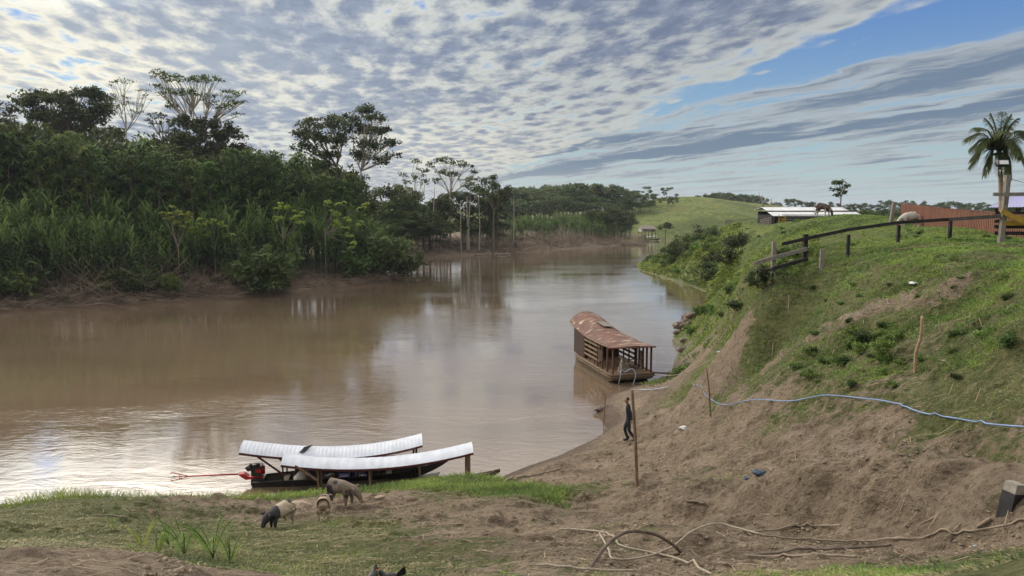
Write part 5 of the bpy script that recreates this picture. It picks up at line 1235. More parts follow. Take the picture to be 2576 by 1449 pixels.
# ------------------------------------------------------------------ old house boat
def houseboat():
    OLDW = mat('old_deck_wood', (.19, .135, .09), var=.45, scale=3, stretch=(1, 8, 8), bump=.4); OLDH = mat('rotten_hull', (.10, .075, .05), var=.5, scale=2.2, stretch=(1, 4, 6), bump=.5)
    RUST = bpy.data.materials.new('rusted_roof'); RUST.use_nodes = True; q = NT(RUST.node_tree); b_ = q.n['Principled BSDF']; tc_ = q.node('ShaderNodeTexCoord').outputs['Object']
    n_ = q.noise(q.vm(tc_, (2.6, .35, 1)), 2.2, 5, .65); c_ = q.mix(q.ss(q.noise(tc_, 1.3, 5, .6), .35, .65), (.105, .046, .034), (.165, .078, .055)); c_ = q.mix(q.ss(n_, .57, .62), c_, (.42, .36, .27))
    q.put(b_.inputs['Base Color'], c_); b_.inputs['Roughness'].default_value = .75
    REDW = mat('red_brown_posts', (.11, .045, .030), var=.35, scale=6, stretch=(6, 6, 1)); DKW = mat('dark_cabin_boards', (.055, .038, .030), var=.4, scale=4, stretch=(6, 6, 1)); CREAM = mat('cream_paint', (.48, .42, .27), var=.25, scale=5)
    S0 = PZ(1522, 966); S1 = PZ(1628, 962)      # near (stern) corners, at the water
    Bw = PZ(1462, 915)
    c = Vector((6.95, 41.3, 0)); d = Vector((-.25, 1.0, 0)).normalized(); a = math.atan2(d.y, d.x)
    W_ = 2.9; L = 9.6
    root = empty('house_boat', (c.x, c.y, 0), a, label='old wooden house boat with rusty arched roof moored at the mud spit', cat='boat')
    # hull, local x from the square stern to the pointed bow
    n = 16; out = []
    for i in range(n + 1):
        f = i / n; w = W_ / 2 * (1 - max(0, (f - .55) / .45) ** 2.3 * .93); top = .62 + .35 * max(0, (f - .5) / .5) ** 2; ov = max(0, .12 - f) / .12
        bo = -.15 + .42 * ov + .2 * max(0, (f - .8) / .2)
        out.append([(f * L, -w, top), (f * L, -w, top - .13), (f * L, -w * .90, bo), (f * L, w * .90, bo), (f * L, w, top - .13), (f * L, w, top)])
    h = MB(); h.ring_loft(out, False, False, False); h.add(out[0], [(5, 4, 3, 2, 1, 0)]); h.add(out[-1], [(0, 1, 2, 3, 4, 5)]); h.build('hull', OLDH, root)
    dk = MB(); v = []
    for i in range(n + 1): v += [(out[i][0][0], out[i][0][1] + .02, out[i][0][2] - .015), (out[i][5][0], out[i][5][1] - .02, out[i][5][2] - .015)]
    dk.add(v, [(2*i, 2*i+2, 2*i+3, 2*i+1) for i in range(n)]); dk.build('deck', OLDW, root)
    rl = MB()
    for s_ in (0, 5): rl.tube([Vector(out[i][s_]) + Vector((0, 0, -.02)) for i in range(n + 1)], .06, 6)
    for s_ in (1, 4): rl.tube([Vector(out[i][s_]) + Vector((0, 0, -.06)) for i in range(n + 1)], .045, 6)
    rl.bar((0, -W_/2, .60), (0, W_/2, .60), .1, .09); rl.bar((.0, -W_/2, .46), (.0, W_/2, .46), .07, .09); rl.build('rubbing_rail', OLDW, root)
    # roof: flat across at the stern, arched and sweeping up towards the bow
    RW = 2.75; x0, x1 = -.1, 8.2; N = 40; nr = 12; R1 = []; R2 = []
    for i in range(N + 1):
        f = i / N; x = x0 + (x1 - x0) * f; rise = .10 + .55 * sst(f, .05, .7); ze = 2.42 - .10 * math.sin(f * 3.0) + .50 * max(0, (f - .45) / .55) ** 1.7; w = RW / 2 * (1 - .05 * max(0, (f - .85) / .15) ** 3)
        rb = .012 if i % 2 else 0
        r = [(x + .25 * (1 - (k / nr * 2 - 1) ** 2) * (1 if f > .97 else 0), (k / nr * 2 - 1) * w, ze + rise * (1 - abs(k / nr * 2 - 1) ** 2.0) + rb) for k in range(nr + 1)]
        R1.append(r); R2.append([(p[0], p[1], p[2] - .05) for p in r][::-1])
    rf = MB(); rf.ring_loft(R1, False, False, False); rf.ring_loft(R2, False, False, False)
    for i in (0, N):
        A_, B_ = R1[i], R2[i][::-1]; rf.add(A_ + B_, [(k, k + 1, nr + 2 + k, nr + 1 + k) for k in range(nr)] + [(nr + 1 + k, nr + 2 + k, k + 1, k) for k in range(nr)])
    roof = rf.build('roof', RUST, root)
    e = MB()
    for s_ in (0, nr):
        P = [Vector(R1[i][s_]) - Vector((0, 0, .05)) for i in range(0, N + 1, 4)]; e.tube(P, .04, 5)
    e.build('eave', OLDW, roof)
    pt = MB(); pt.add([(4.4,-.55,3.02),(5.9,-.55,3.12),(5.9,.2,3.20),(4.4,.2,3.08)], [(0,1,2,3),(3,2,1,0)]); o = pt.build('patch', GREYW, roof)
    # roof beam overhanging at the stern, right
    cb = MB(); cb.bar((-.18, -RW/2 - .05, 2.42), (-.18, RW/2 + .35, 2.46), .10, .08); cb.build('stern_beam', REDW, root)
    Wd = W_ / 2 - .18
    def zt(x): f = (x - x0) / (x1 - x0); return 2.42 - .10 * math.sin(f * 3.0) + .50 * max(0, (f - .45) / .55) ** 1.7 - .03
    for x, s_ in ((.12,-1),(.75,-1),(1.3,-1),(.12,1),(1.0,1),(1.9,1),(2.7,1),(1.9,-1),(2.3,-1)):
        b = MB(); b.box((x - .05, s_ * Wd - .05, .60), (x + .05, s_ * Wd + .05, zt(x))); b.build('post', REDW, root)
    for s_ in (1, -1):
        # slatted sides; cabin at the bow end has solid boards
        for k in range(5):
            b = MB(); z = .95 + k * .33; b.box((2.4, s_ * Wd - .015, z), (5.2, s_ * Wd + .015, z + .16)); b.build('side_slat', OLDW, root)
        for x in (2.45, 3.4, 4.3, 5.2): b = MB(); b.box((x - .05, s_ * (Wd - .05) - .03, .60), (x + .05, s_ * (Wd - .05) + .03, zt(x))); b.build('stud', REDW, root)
        b = MB(); b.box((5.25, s_ * Wd - .02, .62), (7.3, s_ * Wd + .02, zt(6.2))); b.build('cabin_side', DKW, root)
    b = MB(); b.box((7.27, -Wd, .62), (7.31, Wd, 2.7)); b.build('cabin_front', DKW, root)
    b = MB(); b.box((5.22, -Wd, .62), (5.26, Wd * .2, 2.35)); b.build('bulkhead', DKW, root)
    d_ = MB(); x = 1.45; y = -Wd - .01
    for z in (.75, 1.72): d_.box((x, y - .03, z), (x + .55, y, z + .07))
    for xx in (x, x + .48): d_.box((xx, y - .03, .82), (xx + .07, y, 1.72))
    d_.box((x + .07, y - .015, .82), (x + .48, y - .005, 1.72)); d_.build('side_door', CREAM, root)
    b = MB(); b.box((1.75, Wd - .02, 1.1), (2.55, Wd + .02, 1.85)); b.build('side_panel', DKW, root)
    b = MB(); b.bar((1.2, -Wd, 1.32), (1.2, Wd, 1.32), .05, .06); b.build('cross_rail', OLDW, root)
    # old engine casing on the stern deck
    b = MB(); b.ring_loft([[(.45,-.05,.62),(.45,.62,.62),(1.0,.62,.62),(1.0,-.05,.62)],[(.52,.05,1.1),(.52,.5,1.1),(.95,.5,1.1),(.95,.05,1.1)],[(.6,.14,1.55),(.6,.40,1.55),(.88,.40,1.55),(.88,.14,1.55)]], smooth=False); b.build('engine_casing', mat('flaking_paint', (.30, .27, .21), col2=(.10, .07, .05), scale=7), root)
    for k in range(3): b = MB(); b.bar((1.5 + k * .4, -.9 + k * .3, .68 + k * .03), (3.4 + k * .3, .6 - k * .5, .68 + k * .03), .12, .03); b.build('loose_board', OLDW, root)
    return root
hb = houseboat()
hb.scale = (.95, .93, .87)
# ------------------------------------------------------------------ fences, gate, barn, palm
def gz(x, y): return hz(x, y)
def rail_fence():
    P = {u: at(u, D) for u, D in ((1947, 25.7), (2025, 26.5), (2133, 27), (2258, 28), (2387, 27.4), (2515, 25))}
    tops = {1947: 607, 2025: 589, 2133: 590, 2258: 566, 2387: 553, 2515: 440}
    root = empty('rail_fence', P[2258], label='black wooden rail fence running down the slope from the gate post', cat='fence')
    o = root.location
    for u, p in P.items():
        top = PD(u, tops[u], p.y).z; w = .15 if u in (2025, 2515) else .10
        if u == 1947: w = .13
        b = MB(); lean = .10 if u == 2515 else 0
        b.ring_loft([[(p.x - o.x - w/2 + dx * f, p.y - o.y - w/2, z - o.z), (p.x - o.x + w/2 + dx * f, p.y - o.y - w/2, z - o.z), (p.x - o.x + w/2 + dx * f, p.y - o.y + w/2, z - o.z), (p.x - o.x - w/2 + dx * f, p.y - o.y + w/2, z - o.z)] for f, z, dx in ((0, p.z - .4, lean), (.5, (p.z + top) / 2, lean), (1, top, lean))], smooth=False)
        o2 = b.build('fence_post', GREYW if u in (2515, 1947) else BLACKW, root)
    def rail(pts, h, m=BLACKW):
        b = MB()
        Q_ = [Vector(PD(u, v, D)) - o for u, v, D in pts]
        for i in range(len(Q_) - 1): b.bar(Q_[i], Q_[i + 1], .045, h)
        b.build('rail', m, root)
    rail([(1968, 614, 26.0), (2025, 601, 26.35), (2133, 578, 26.85), (2258, 560, 27.8), (2387, 552, 27.2), (2516, 544, 24.88)], .12)
    rail([(1898, 663, 25.1), (1947, 648, 25.55), (2030, 626, 26.35)], .13, GREYW)
    rail([(1903, 686, 25.1), (1947, 675, 25.55), (2032, 651, 26.35)], .13)
    return root
rail_fence()
def solo(mb, name, m, loc, label, cat, **k):
    o = mb.build(name, m); o.location = loc; tag(o, label, cat, **k); return o
p = hit(2066, 681); b = MB(); b.box((-.06, -.06, -.3), (.06, .06, PD(2066, 627, p.y).z - p.z)); solo(b, 'stump_post', GREYW, p, 'short grey post standing alone in front of the rail fence', 'post')
p = at(2236, 56); b = MB(); zt = PD(2239, 508, 56).z - p.z; b.ring_loft([[(-.12+d,-.12,z),(.12+d,-.12,z),(.12+d,.12,z),(-.12+d,.12,z)] for z, d in ((-.3, 0), (zt, .22))], smooth=False); solo(b, 'leaning_post', GREYW, p, 'tall grey post leaning by the left end of the red picket fence', 'post')
# gate posts, beam and yellow gate on the right
def gate():
    p = at(2515, 25); root = empty('farm_gate', p, label='farm gate with yellow brace, black rails and high cross beam at the right edge', cat='gate'); o = Vector(p)
    def bar(name, a, c, w, h, m): b = MB(); b.bar(Vector(PD(*a)) - o, Vector(PD(*c)) - o, w, h); b.build(name, m, root)
    bar('cross_beam', (2499, 489, 24.8), (2700, 488, 24.6), .08, .12, GREYW)
    bar('brace', (2519, 530, 24.86), (2600, 571, 24.6), .05, .16, YELLOW)
    bar('gate_board', (2519, 561, 24.95), (2700, 561, 24.7), .03, .17, YELLOW); bar('gate_board', (2519, 546, 24.99), (2700, 545, 24.74), .03, .10, YELLOW)
    bar('gate_rail', (2502, 570, 25.12), (2700, 572, 24.9), .04, .12, BLACKW); bar('gate_rail', (2502, 586, 25.12), (2700, 589, 24.9), .04, .12, BLACKW); bar('gate_rail', (2502, 557, 25.12), (2513, 556, 25.12), .04, .10, BLACKW); bar('gate_rail', (2504, 535, 25.12), (2700, 537, 24.9), .04, .10, BLACKW)
    b = MB(); a = Vector(PD(2650, 600, 24.5)) - o; b.box((a.x - .08, a.y - .08, -.3), (a.x + .08, a.y + .08, 3.0)); b.build('gate_post', GREYW, root)
gate()
def floodlight():
    p = PD(2519, 440, 24.98); r = empty('floodlight', p, label='small solar floodlight on top of the tall fence post', cat='lamp')
    s_ = MB(); s_.tube([(-.05,0,0),(-.05,0,.16),(.05,0,.16),(.05,0,0)], .014, 6); s_.tube([(.02,0,.16),(.02,0,.30)], .02, 6); s_.build('bracket', STEEL, r)
    h = MB(); h.ring_loft([[(-.15,-.05,.26),(.17,-.05,.26),(.17,.09,.28),(-.15,.09,.28)],[(-.19,-.09,.34),(.21,-.09,.34),(.21,.10,.46),(-.19,.10,.46)],[(-.16,-.04,.50),(.18,-.04,.50),(.18,.06,.50),(-.16,.06,.50)]], smooth=False); h.build('lamp_housing', BLACK, r)
    g = MB(); g.add([(-.15,-.096,.355),(.17,-.096,.355),(.16,-.055,.485),(-.14,-.055,.485)], [(0,1,2,3)]); g.build('lens', PLASTICW, r)
    c = MB(); c.tube(spline([(.03,0,.1),(.4,0,-.15),(.9,0,-.28)], 4), .008, 5, False); c.build('cable', BLACK, r)
floodlight()
# red picket fence
def picket():
    A_ = at(2262, 60); B_ = at(2590, 30.5); root = empty('picket_fence', A_, label='tall red-brown picket fence with pointed slats on the right', cat='fence'); o = Vector(A_)
    FM = mat('red_brown_pickets', (.175, .075, .048), rough=.8, var=.22, scale=1.4, stretch=(3, 3, .4)); n = 100; d = B_ - A_; b = []; V = MB()
    ta = PD(2262, 510, 60).z; tb = PD(2516, 537, 33).z; 
    for i in range(n):
        f = i / (n - 1); p = A_.lerp(B_, f); zt = PD(2262 + (2516 - 2262) * min(1, (2262 + 0) and ((p.x / p.y * F + CX) - 2262) / 254), 510 + 27 * min(1.1, ((p.x / p.y * F + CX) - 2262) / 254), p.y).z; z0 = gz(p.x, p.y) - .1
        w = .21 * (.9 + .2 * random.random()); dirv = d.normalized(); s_ = Vector((dirv.x, dirv.y, 0)) * w / 2; t_ = Vector((-dirv.y, dirv.x, 0)) * .012; q = p - o; q.z = 0; zt += random.uniform(-.02, .02); v = []
        for tt in (-t_, t_):
            for (ss_, z) in ((-s_, z0), (s_, z0), (s_, zt - .16), (s_ * .0, zt), (-s_, zt - .16)): v.append(q + ss_ + tt + Vector((0, 0, z - o.z)))
        m_ = MB(); m_.add(v, [(4,3,2,1,0),(5,6,7,8,9),(0,1,6,5),(1,2,7,6),(2,3,8,7),(3,4,9,8),(4,0,5,9)]); m_.build('picket', FM, root)
    for dz in (.3, 1.0):
        r = MB(); N = 8
        for i in range(N):
            p, q = A_.lerp(B_, i / N), A_.lerp(B_, (i + 1) / N); nrm = Vector((-d.y, d.x, 0)).normalized() * .05
            r.bar(Vector((p.x, p.y, p.z + dz)) - o + nrm, Vector((q.x, q.y, q.z + dz)) - o + nrm, .04, .09)
        r.build('rail', FM, root)
picket()
def planks():
    L = [((2246, 616, 25.6), (2440, 601, 24.6), 'upper of the long sawn planks lying by the fence'), ((2250, 622, 25.0), (2462, 605, 24.2), 'middle pale plank lying by the fence'), ((2236, 625, 24.6), (2400, 612, 24.2), 'lowest brown plank lying by the fence'), ((2400, 607, 24.8), (2480, 604, 24.4), 'short dark plank under the ends of the long ones')]
    for i, (a, c, lb) in enumerate(L):
        pa = at(a[0], a[2]); pc = at(c[0], c[2]); pa.z += .05 + .03 * (2 - i); pc.z += .06 + .03 * (2 - i); b = MB(); b.bar((0, 0, 0), pc - pa, .18, .04); solo(b, 'plank', [POSTW, GREYW, POSTW, BLACKW][i], pa, lb, 'plank', group='planks lying by the rail fence')
planks()
# low barn
def barn():
    D = 110; p = at(2020, D); z0 = PD(2020, 569, D).z; root = empty('barn', (p.x, D, z0), label='low slatted cattle barn with two-tier corrugated metal roof', cat='barn')
    COR = mat('corrugated_metal', (.50, .52, .56), rough=.4, var=.12, scale=.8, metal=.3); X = lambda u: (u - 2020) / F * D; Zp = lambda v: PD(2020, v, D).z - z0
    def sheet(x0, x1, ya, za, yb, zb, name):
        b = MB(); N = int((x1 - x0) / .09); top = []; 
        for i in range(N + 1): x = x0 + (x1 - x0) * i / N; h = .035 * (1 if i % 2 else -1); top.append([(x, ya, za + h), (x, yb, zb + h)])
        b.ring_loft(top, False, False, False); b.build(name, COR, root)
    sheet(X(1915), X(2118), -1.8, Zp(529.5), .5, Zp(521.5), 'upper_roof'); sheet(X(1915), X(2132), -4.6, Zp(542.5) + .0, -2.2, Zp(533), 'lower_roof'); sheet(X(1915), X(2125), .5, Zp(521.5), 4, Zp(528), 'rear_roof')
    x0, x1 = X(1922), X(2120)
    def bx(name, a, c, m): b = MB(); b.box(a, c); b.build(name, m, root)
    bx('ridge_board', (X(1918), -2.0, Zp(533.5)), (X(2116), -1.95, Zp(530.5)), BLACKW)
    for u in (1916, 1928, 1938, 1962, 1988, 2012, 2036, 2060, 2085, 2115): bx('barn_post', (X(u) - .12, -4.2, -.4), (X(u) + .12, -4.0, Zp(541)), BLACKW)
    for k in range(6): 
        z = .12 + k * .30; bx('wall_slat', (X(1938), -4.24, z), (x1, -4.21, z + .15), GREYW)
    bx('back_wall', (x0, 3.2, -.2), (x1, 3.3, Zp(532)), BLACKW); bx('side_wall', (x0 - .05, -4, 0.0), (x0, 3.2, Zp(540)), BLACKW)
    r = MB()
    for k in range(5): r.box((X(1931), -4.34, .05 + k * .34), (X(1946), -4.30, .20 + k * .34))
    for u in (1930, 1946): r.box((X(u) - .08, -4.36, .0), (X(u) + .08, -4.33, 1.75))
    r.bar((X(1931), -4.38, .1), (X(1946), -4.38, 1.6), .03, .16); r.build('gate', YELLOW, root)
    t_ = MB()
    for k in range(3): t_.box((X(1957), -7.0, -.35 + k * .42), (X(2003), -6.94, .02 + k * .42))
    t_.build('trough_side', GREYW, root)
    f = MB()
    for k in range(4): f.bar((X(1916), -4.2, .3 + k * .36), (X(1899), -2.5, .2 + k * .26), .04, .14)
    for u, y in ((1904, -3.0), (1910, -3.6), (1898, -2.4)): f.box((X(u) - .06, y - .06, -.3), (X(u) + .06, y + .06, 1.6 - (1916 - u) * .03))
    f.build('pen_rails', GREYW, root)
barn()
p = at(1832, 118); z0 = PD(1832, 565, 118).z; b = MB()
for k in range(3): b.box((-.62, 0, .02 + k * .28), (.62, .04, .20 + k * .28))
for x in (-.6, .66): b.box((x - .05, .05, -.2), (x + .05, .12, .95))
b.box((.7, .05, .75), (3.2, .09, .83)); solo(b, 'hurdle', GREYW, (p.x, p.y, z0), 'small pale wooden hurdle on the crest left of the barn', 'hurdle')
# dead stalk and thin pole behind the barn
b = MB(); zt = .1
for (u, v, uu, vv) in ((1921, 521, 1911, 490), (1914, 503, 1909, 484), (1917, 508, 1917, 492)): b.tube([PD(u, v, 116) - PD(1921, 540, 116), PD(uu, vv, 116) - PD(1921, 540, 116)], [.09, .03], 5)
b.tube([(0, 0, -.5), PD(1921, 521, 116) - PD(1921, 540, 116)], [.10, .09], 5); solo(b, 'dead_trunk', BARKP, PD(1921, 540, 116), 'thin dead trunk with split top rising behind the left end of the barn', 'dead tree')
b = MB(); b.tube([(0, 0, -1), PD(1940, 499, 116) - PD(1940, 540, 116)], [.10, .07], 6); solo(b, 'pole', YELLOW, PD(1940, 540, 116), 'thin yellow pole standing behind the barn roof', 'pole')
# blue-white roofed house at the right edge
def house():
    D = 62; p = PD(2560, 560, D); root = empty('house', (p.x, D, gz(p.x, D)), label='house with lilac-white sheet roof cut by the right edge of the photo', cat='house'); o = root.location
    def q(u, v, d): return Vector(PD(u, v, d)) - o
    r = MB(); a, b_, c, d_ = q(2482, 522, 62), q(2760, 518, 62), q(2700, 470, 68), q(2568, 483, 68); b2, a2 = q(2760, 540, 74), q(2500, 545, 74)
    def corr(A0, A1, B1_, B0_, n):
        rows = []
        for i in range(n + 1): f = i / n; h = Vector((0, 0, .03 * (1 if i % 2 else -1))); rows.append([A0.lerp(A1, f) + h, B0_.lerp(B1_, f) + h])
        r.ring_loft(rows, False, False, False)
    corr(a, b_, c, d_, 70); corr(d_, c, b2, a2, 50); r.add([a, d_, a2], [(0, 1, 2)]); r.build('roof', PURPLE, root)
    for u, d in ((2508, 63), (2562, 63), (2640, 63)): t_ = q(u, 524, d); m_ = MB(); m_.box((t_.x - .12, t_.y - .12, -.3), (t_.x + .12, t_.y + .12, t_.z)); m_.build('porch_post', MAROON, root)
    w = MB(); t_ = q(2530, 530, 70); w.box((t_.x, t_.y, -.3), (t_.x + 8, t_.y + .2, t_.z)); w.build('wall', PLASTICW, root)
house()
# thatched house on stilts far off, and the boat below it
def farhouse():
    D = 224; p = PD(1630, 585, D); root = empty('thatched_house', (p.x, D, p.z), label='small thatched stilt house at the foot of the green hill', cat='house'); TH = mat('thatch', (.17, .15, .13), var=.3, scale=1.5); s_ = D / F
    def X(u): return (u - 1630) * s_
    def Z(v): return (585 - v) * s_
    b = MB(); b.add([(X(1611), -2, Z(576)), (X(1649), -2.2, Z(576)), (X(1644), 2, Z(567.5)), (X(1617), 2, Z(567.5)), (X(1613), 6, Z(576)), (X(1652), 6, Z(576))], [(0,1,2,3),(3,2,5,4),(0,3,4),(1,5,2),(0,4,5,1)]); b.build('roof', TH, root)
    w = MB(); w.box((X(1613), -1.4, Z(583)), (X(1647), 5.2, Z(576) + .05)); w.build('wall', mat('grey_board_wall', (.36, .34, .32), var=.2, scale=1), root)
    dr = MB(); dr.box((X(1639), -1.45, Z(582)), (X(1641.5), -1.41, Z(576.5))); dr.box((X(1620), -1.45, Z(580)), (X(1623), -1.41, Z(577.5))); dr.build('door', BLACKW, root)
    for u in (1613, 1621, 1630, 1639, 1647):
        for y in (-1.2, 5): q = MB(); q.box((X(u) - .1, y - .1, -1.8), (X(u) + .1, y + .1, Z(583))); q.build('stilt', GREYW, root)
farhouse()
B_ = PZ(1642, 606); o, L_, s_ = canoe((B_.x - 4, B_.y + 2, 0), (B_.x + 3, B_.y + 2.5, 0), 0, 1.2, .5, None, 'canoe', 'tiny canoe with white awning moored far off below the thatched house', .3)
barrel_roof(o, 2.0, 5.6, lambda f: 1.0 + f * .4, 1.3, .2, nx=8)
# coconut palm
def palm():
    D = 36; p = at(2517, D); p.z -= .1; root = empty('coconut_palm', p, label='coconut palm with drooping fronds above the picket fence', cat='palm tree'); o = Vector(p); top = Vector(PD(2513, 382, D)) - o
    t_ = MB(); P = spline([(0, 0, 0), (top.x * .2 - .05, 0, top.z * .4), (top.x * .7, 0, top.z * .8), top], 6); t_.tube(P, [.13 - .05 * i / len(P) for i in range(len(P))], 9); t_.build('trunk', mat('palm_bark', (.27, .20, .145), var=.3, scale=3, stretch=(1, 1, 7)), root)
    LP = leafmat('palm_leaflets', (.050, .075, .022), (.13, .15, .05), .3, 0)
    ends = [(2432,348,.1,.55),(2448,400,.2,.7),(2476,440,0,.9),(2443,322,-.2,.3),(2490,296,.3,.05),(2522,282,0,0),(2548,300,-.3,.1),(2590,330,.2,.35),(2598,352,-.3,.5),(2580,395,.3,.7),(2538,435,.1,.9),(2505,438,-.4,.9),(2468,415,.9,.8),(2560,420,-.7,.8),(2505,300,-.9,.1),(2550,345,1.2,.4),(2480,340,-1.3,.4),(2530,360,1.5,.6),(2515,395,-1.4,.8),(2560,310,.8,.1),(2460,370,.6,.6),(2495,425,.3,.9),(2525,445,-.5,.95),(2575,365,-.9,.45),(2500,285,.2,.02),(2535,290,-.2,.03),(2440,380,-.4,.7)]
    for (u, v, dy, dr) in ends:
        e = Vector(PD(u, v, D)) - o; e.y += dy; c = top.lerp(e, .5) + Vector((0, 0, .30 + .45 * dr)); P = spline([top, c, e], 7); lv = Leaves(); fr = MB(); fr.tube(P, [.028 * (1 - .8 * i / (len(P) - 1)) + .004 for i in range(len(P))], 5)
        n = 64; A0 = []; D0 = []; LL = []
        for k in range(n):
            f = .12 + .88 * k / (n - 1); j = f * (len(P) - 1); i0 = min(len(P) - 2, int(j)); q = P[i0].lerp(P[i0 + 1], j - i0); tg = (P[i0 + 1] - P[i0]).normalized(); sd_ = tg.cross(Vector((0, 0, 1))); sd_ = sd_.normalized() if sd_.length > .05 else Vector((1, 0, 0))
            for s_ in (-1, 1): A0.append(q); D0.append(sd_ * s_ * .8 + tg * .9 + Vector((0, 0, -.25))); LL.append(.62 * math.sin(math.pi * min(.97, f * .82 + .12)) + .05)
        lv.blades(np.array(A0), np.array(D0), np.array(LL), np.full(len(LL), .035), rng.uniform(.2, .7, len(LL)), np.clip(.35 + rng.normal(size=len(LL)) * .25, 0, 1), 2)
        s2_ = fr.build('frond', L_FRESH, root); lv.build('leaflets', LP, s2_)
    for k in range(6): c = lump('coconut', top + Vector((math.cos(k) * .16, math.sin(k) * .16, -.14)), .10, L_YEL, None, None, 1, k, .05); c.parent = root
palm()

# ------------------------------------------------------------------ poles, ropes, hoses and small things on the mud
def pole(u0, v0, D, pts, r, m, name, label, cat='pole'):
    h_ = hit(u0, v0); D = h_.y; p = Vector((h_.x, h_.y, hz(h_.x, h_.y))); P = [Vector(PD(u, v, D)) - p for u, v in pts]; P[0].z = -.3; b = MB(); Q_ = spline(P, 5) if len(P) > 2 else P
    b.tube(Q_, [r * (1 - .25 * i / (len(Q_) - 1)) for i in range(len(Q_))], 8); return solo(b, name, m, p, label, cat)
pole(1605, 1226, 18.3, [(1605, 1226), (1598, 1100), (1590, 981)], .034, POSTW, 'pole', 'tall upright wooden pole in front of the walking man')
pole(1788, 1049, 21.2, [(1788, 1049), (1784, 985), (1777, 924)], .026, POSTW, 'pole', 'thin dark stake where the blue hose bends')
pole(2303, 940, 15.8, [(2303, 940), (2304, 890), (2316, 850), (2320, 795)], .034, mat('bare_stake', (.30, .21, .13), var=.3, scale=6), 'stake', 'crooked pale stake standing on the grassy slope')
pole(1518, 1075, 30.2, [(1518, 1075), (1521, 1030), (1524, 985)], .028, POSTW, 'pole', 'thin pole standing at the water edge left of the man')
pole(1897, 960, 24, [(1897, 900), (1895, 870), (1894, 838)], .022, POSTW, 'pole', 'short thin stick holding up the mooring line on the slope') if False else None
# wooden block at the right edge
h6 = hit(2543, 1278); p = Vector((h6.x, h6.y, hz(h6.x, h6.y))); WB = mat('block_wood', (.26, .24, .21), var=.25, scale=9, bump=.3)
b = MB(); M_b = Matrix.Rotation(R(9), 4, 'Y') @ Matrix.Rotation(R(18), 4, 'Z'); zt = PD(2545, 1214, p.y).z - p.z
b.box((-.07, -.07, zt * .48), (.07, .07, zt), M_b); ob = solo(b, 'wooden_post', WB, p, 'squared grey post end with black tarred base at the right edge', 'post')
b = MB(); b.box((-.075, -.075, -.25), (.075, .075, zt * .48 + .002), M_b); o2 = b.build('tarred_base', BLACK, ob)
def line(name, pts, r, m, label, cat, lift=.03, ground=True, n=8, dip=0):
    """pts are pixels of the photograph; each is dropped onto the ground it shows there"""
    P = []
    for q in pts:
        if len(q) == 3: P.append(Vector(PD(*q)))
        else: h_ = hit(*q); P.append(Vector((h_.x, h_.y, hz(h_.x, h_.y) + lift)))
    S_ = spline(P, n)
    if ground:
        for i, s_ in enumerate(S_):
            z = hz(s_.x, s_.y) + r * 1.0 + .012
            if s_.z < z: s_.z = z
    b = MB(); o = S_[0].copy(); b.tube([s_ - o for s_ in S_], r, 7); return solo(b, name, m, o, label, cat)
line('hose', [(1742, 972), (1775, 1008), (1815, 1026), (1870, 1022), (1905, 1016), (1985, 1022), (2040, 1012), (2080, 1007), (2160, 1020), (2240, 1037), (2320, 1054), (2400, 1070), (2490, 1087), (2590, 1104)], .013, HOSE, 'long blue hose lying across the mud slope', 'hose', .09)
line('hose', [(1588, 981, 37.0), (1620, 986), (1650, 988), (1680, 984)], .025, HOSEP, 'pale hose lying on the mud by the house boat', 'hose', .09)
bpy.context.view_layer.update(); hbm = hb.matrix_basis
def hbp(x, y, z): return hbm @ Vector((x, y, z))
b = MB(); b.tube(spline([hbp(-.05, .95, 0.02), hbp(-.16, .90, .5), hbp(-.10, .80, .95), hbp(.1, .5, .74)], 6), .03, 7); b.tube(spline([hbp(.1, .5, .74), hbp(-.12, .1, 1.0), hbp(-.2, -.1, .6), hbp(-.25, .1, -.1)], 6), .03, 7)
tag(b.build('suction_hose', HOSEP), 'pale blue hose looped over the stern of the house boat into the water', 'hose')
def free(name, A_, B_, r, m, label, cat, sag=.4, n=10):
    P = [A_.lerp(B_, i / n) - Vector((0, 0, sag * 4 * (i / n) * (1 - i / n))) for i in range(n + 1)]; b = MB(); b.tube([q - A_ for q in P], r, 6); return solo(b, name, m, A_, label, cat)
st = hbp(.05, -1.3, .65); C_ = hbm.inverted(); st = hbp(.05, -1.3, .65) if (hbp(.05, -1.3, .65).x > hbp(.05, 1.3, .65).x) else hbp(.05, 1.3, .65)
q = hit(1895, 852); free('mooring_rope', st, Vector((q.x, q.y, hz(q.x, q.y) + .5)), .013, ROPE, 'mooring rope rising from the house boat to the green slope', 'rope', .8)
q = hit(1692, 944); free('mooring_pole', st, Vector((q.x, q.y, hz(q.x, q.y) + .1)), .045, MAROON, 'reddish pole reaching from the house boat to the shore', 'pole', .02)
p1 = in_boat(nearb, 1100, 1210, 0)
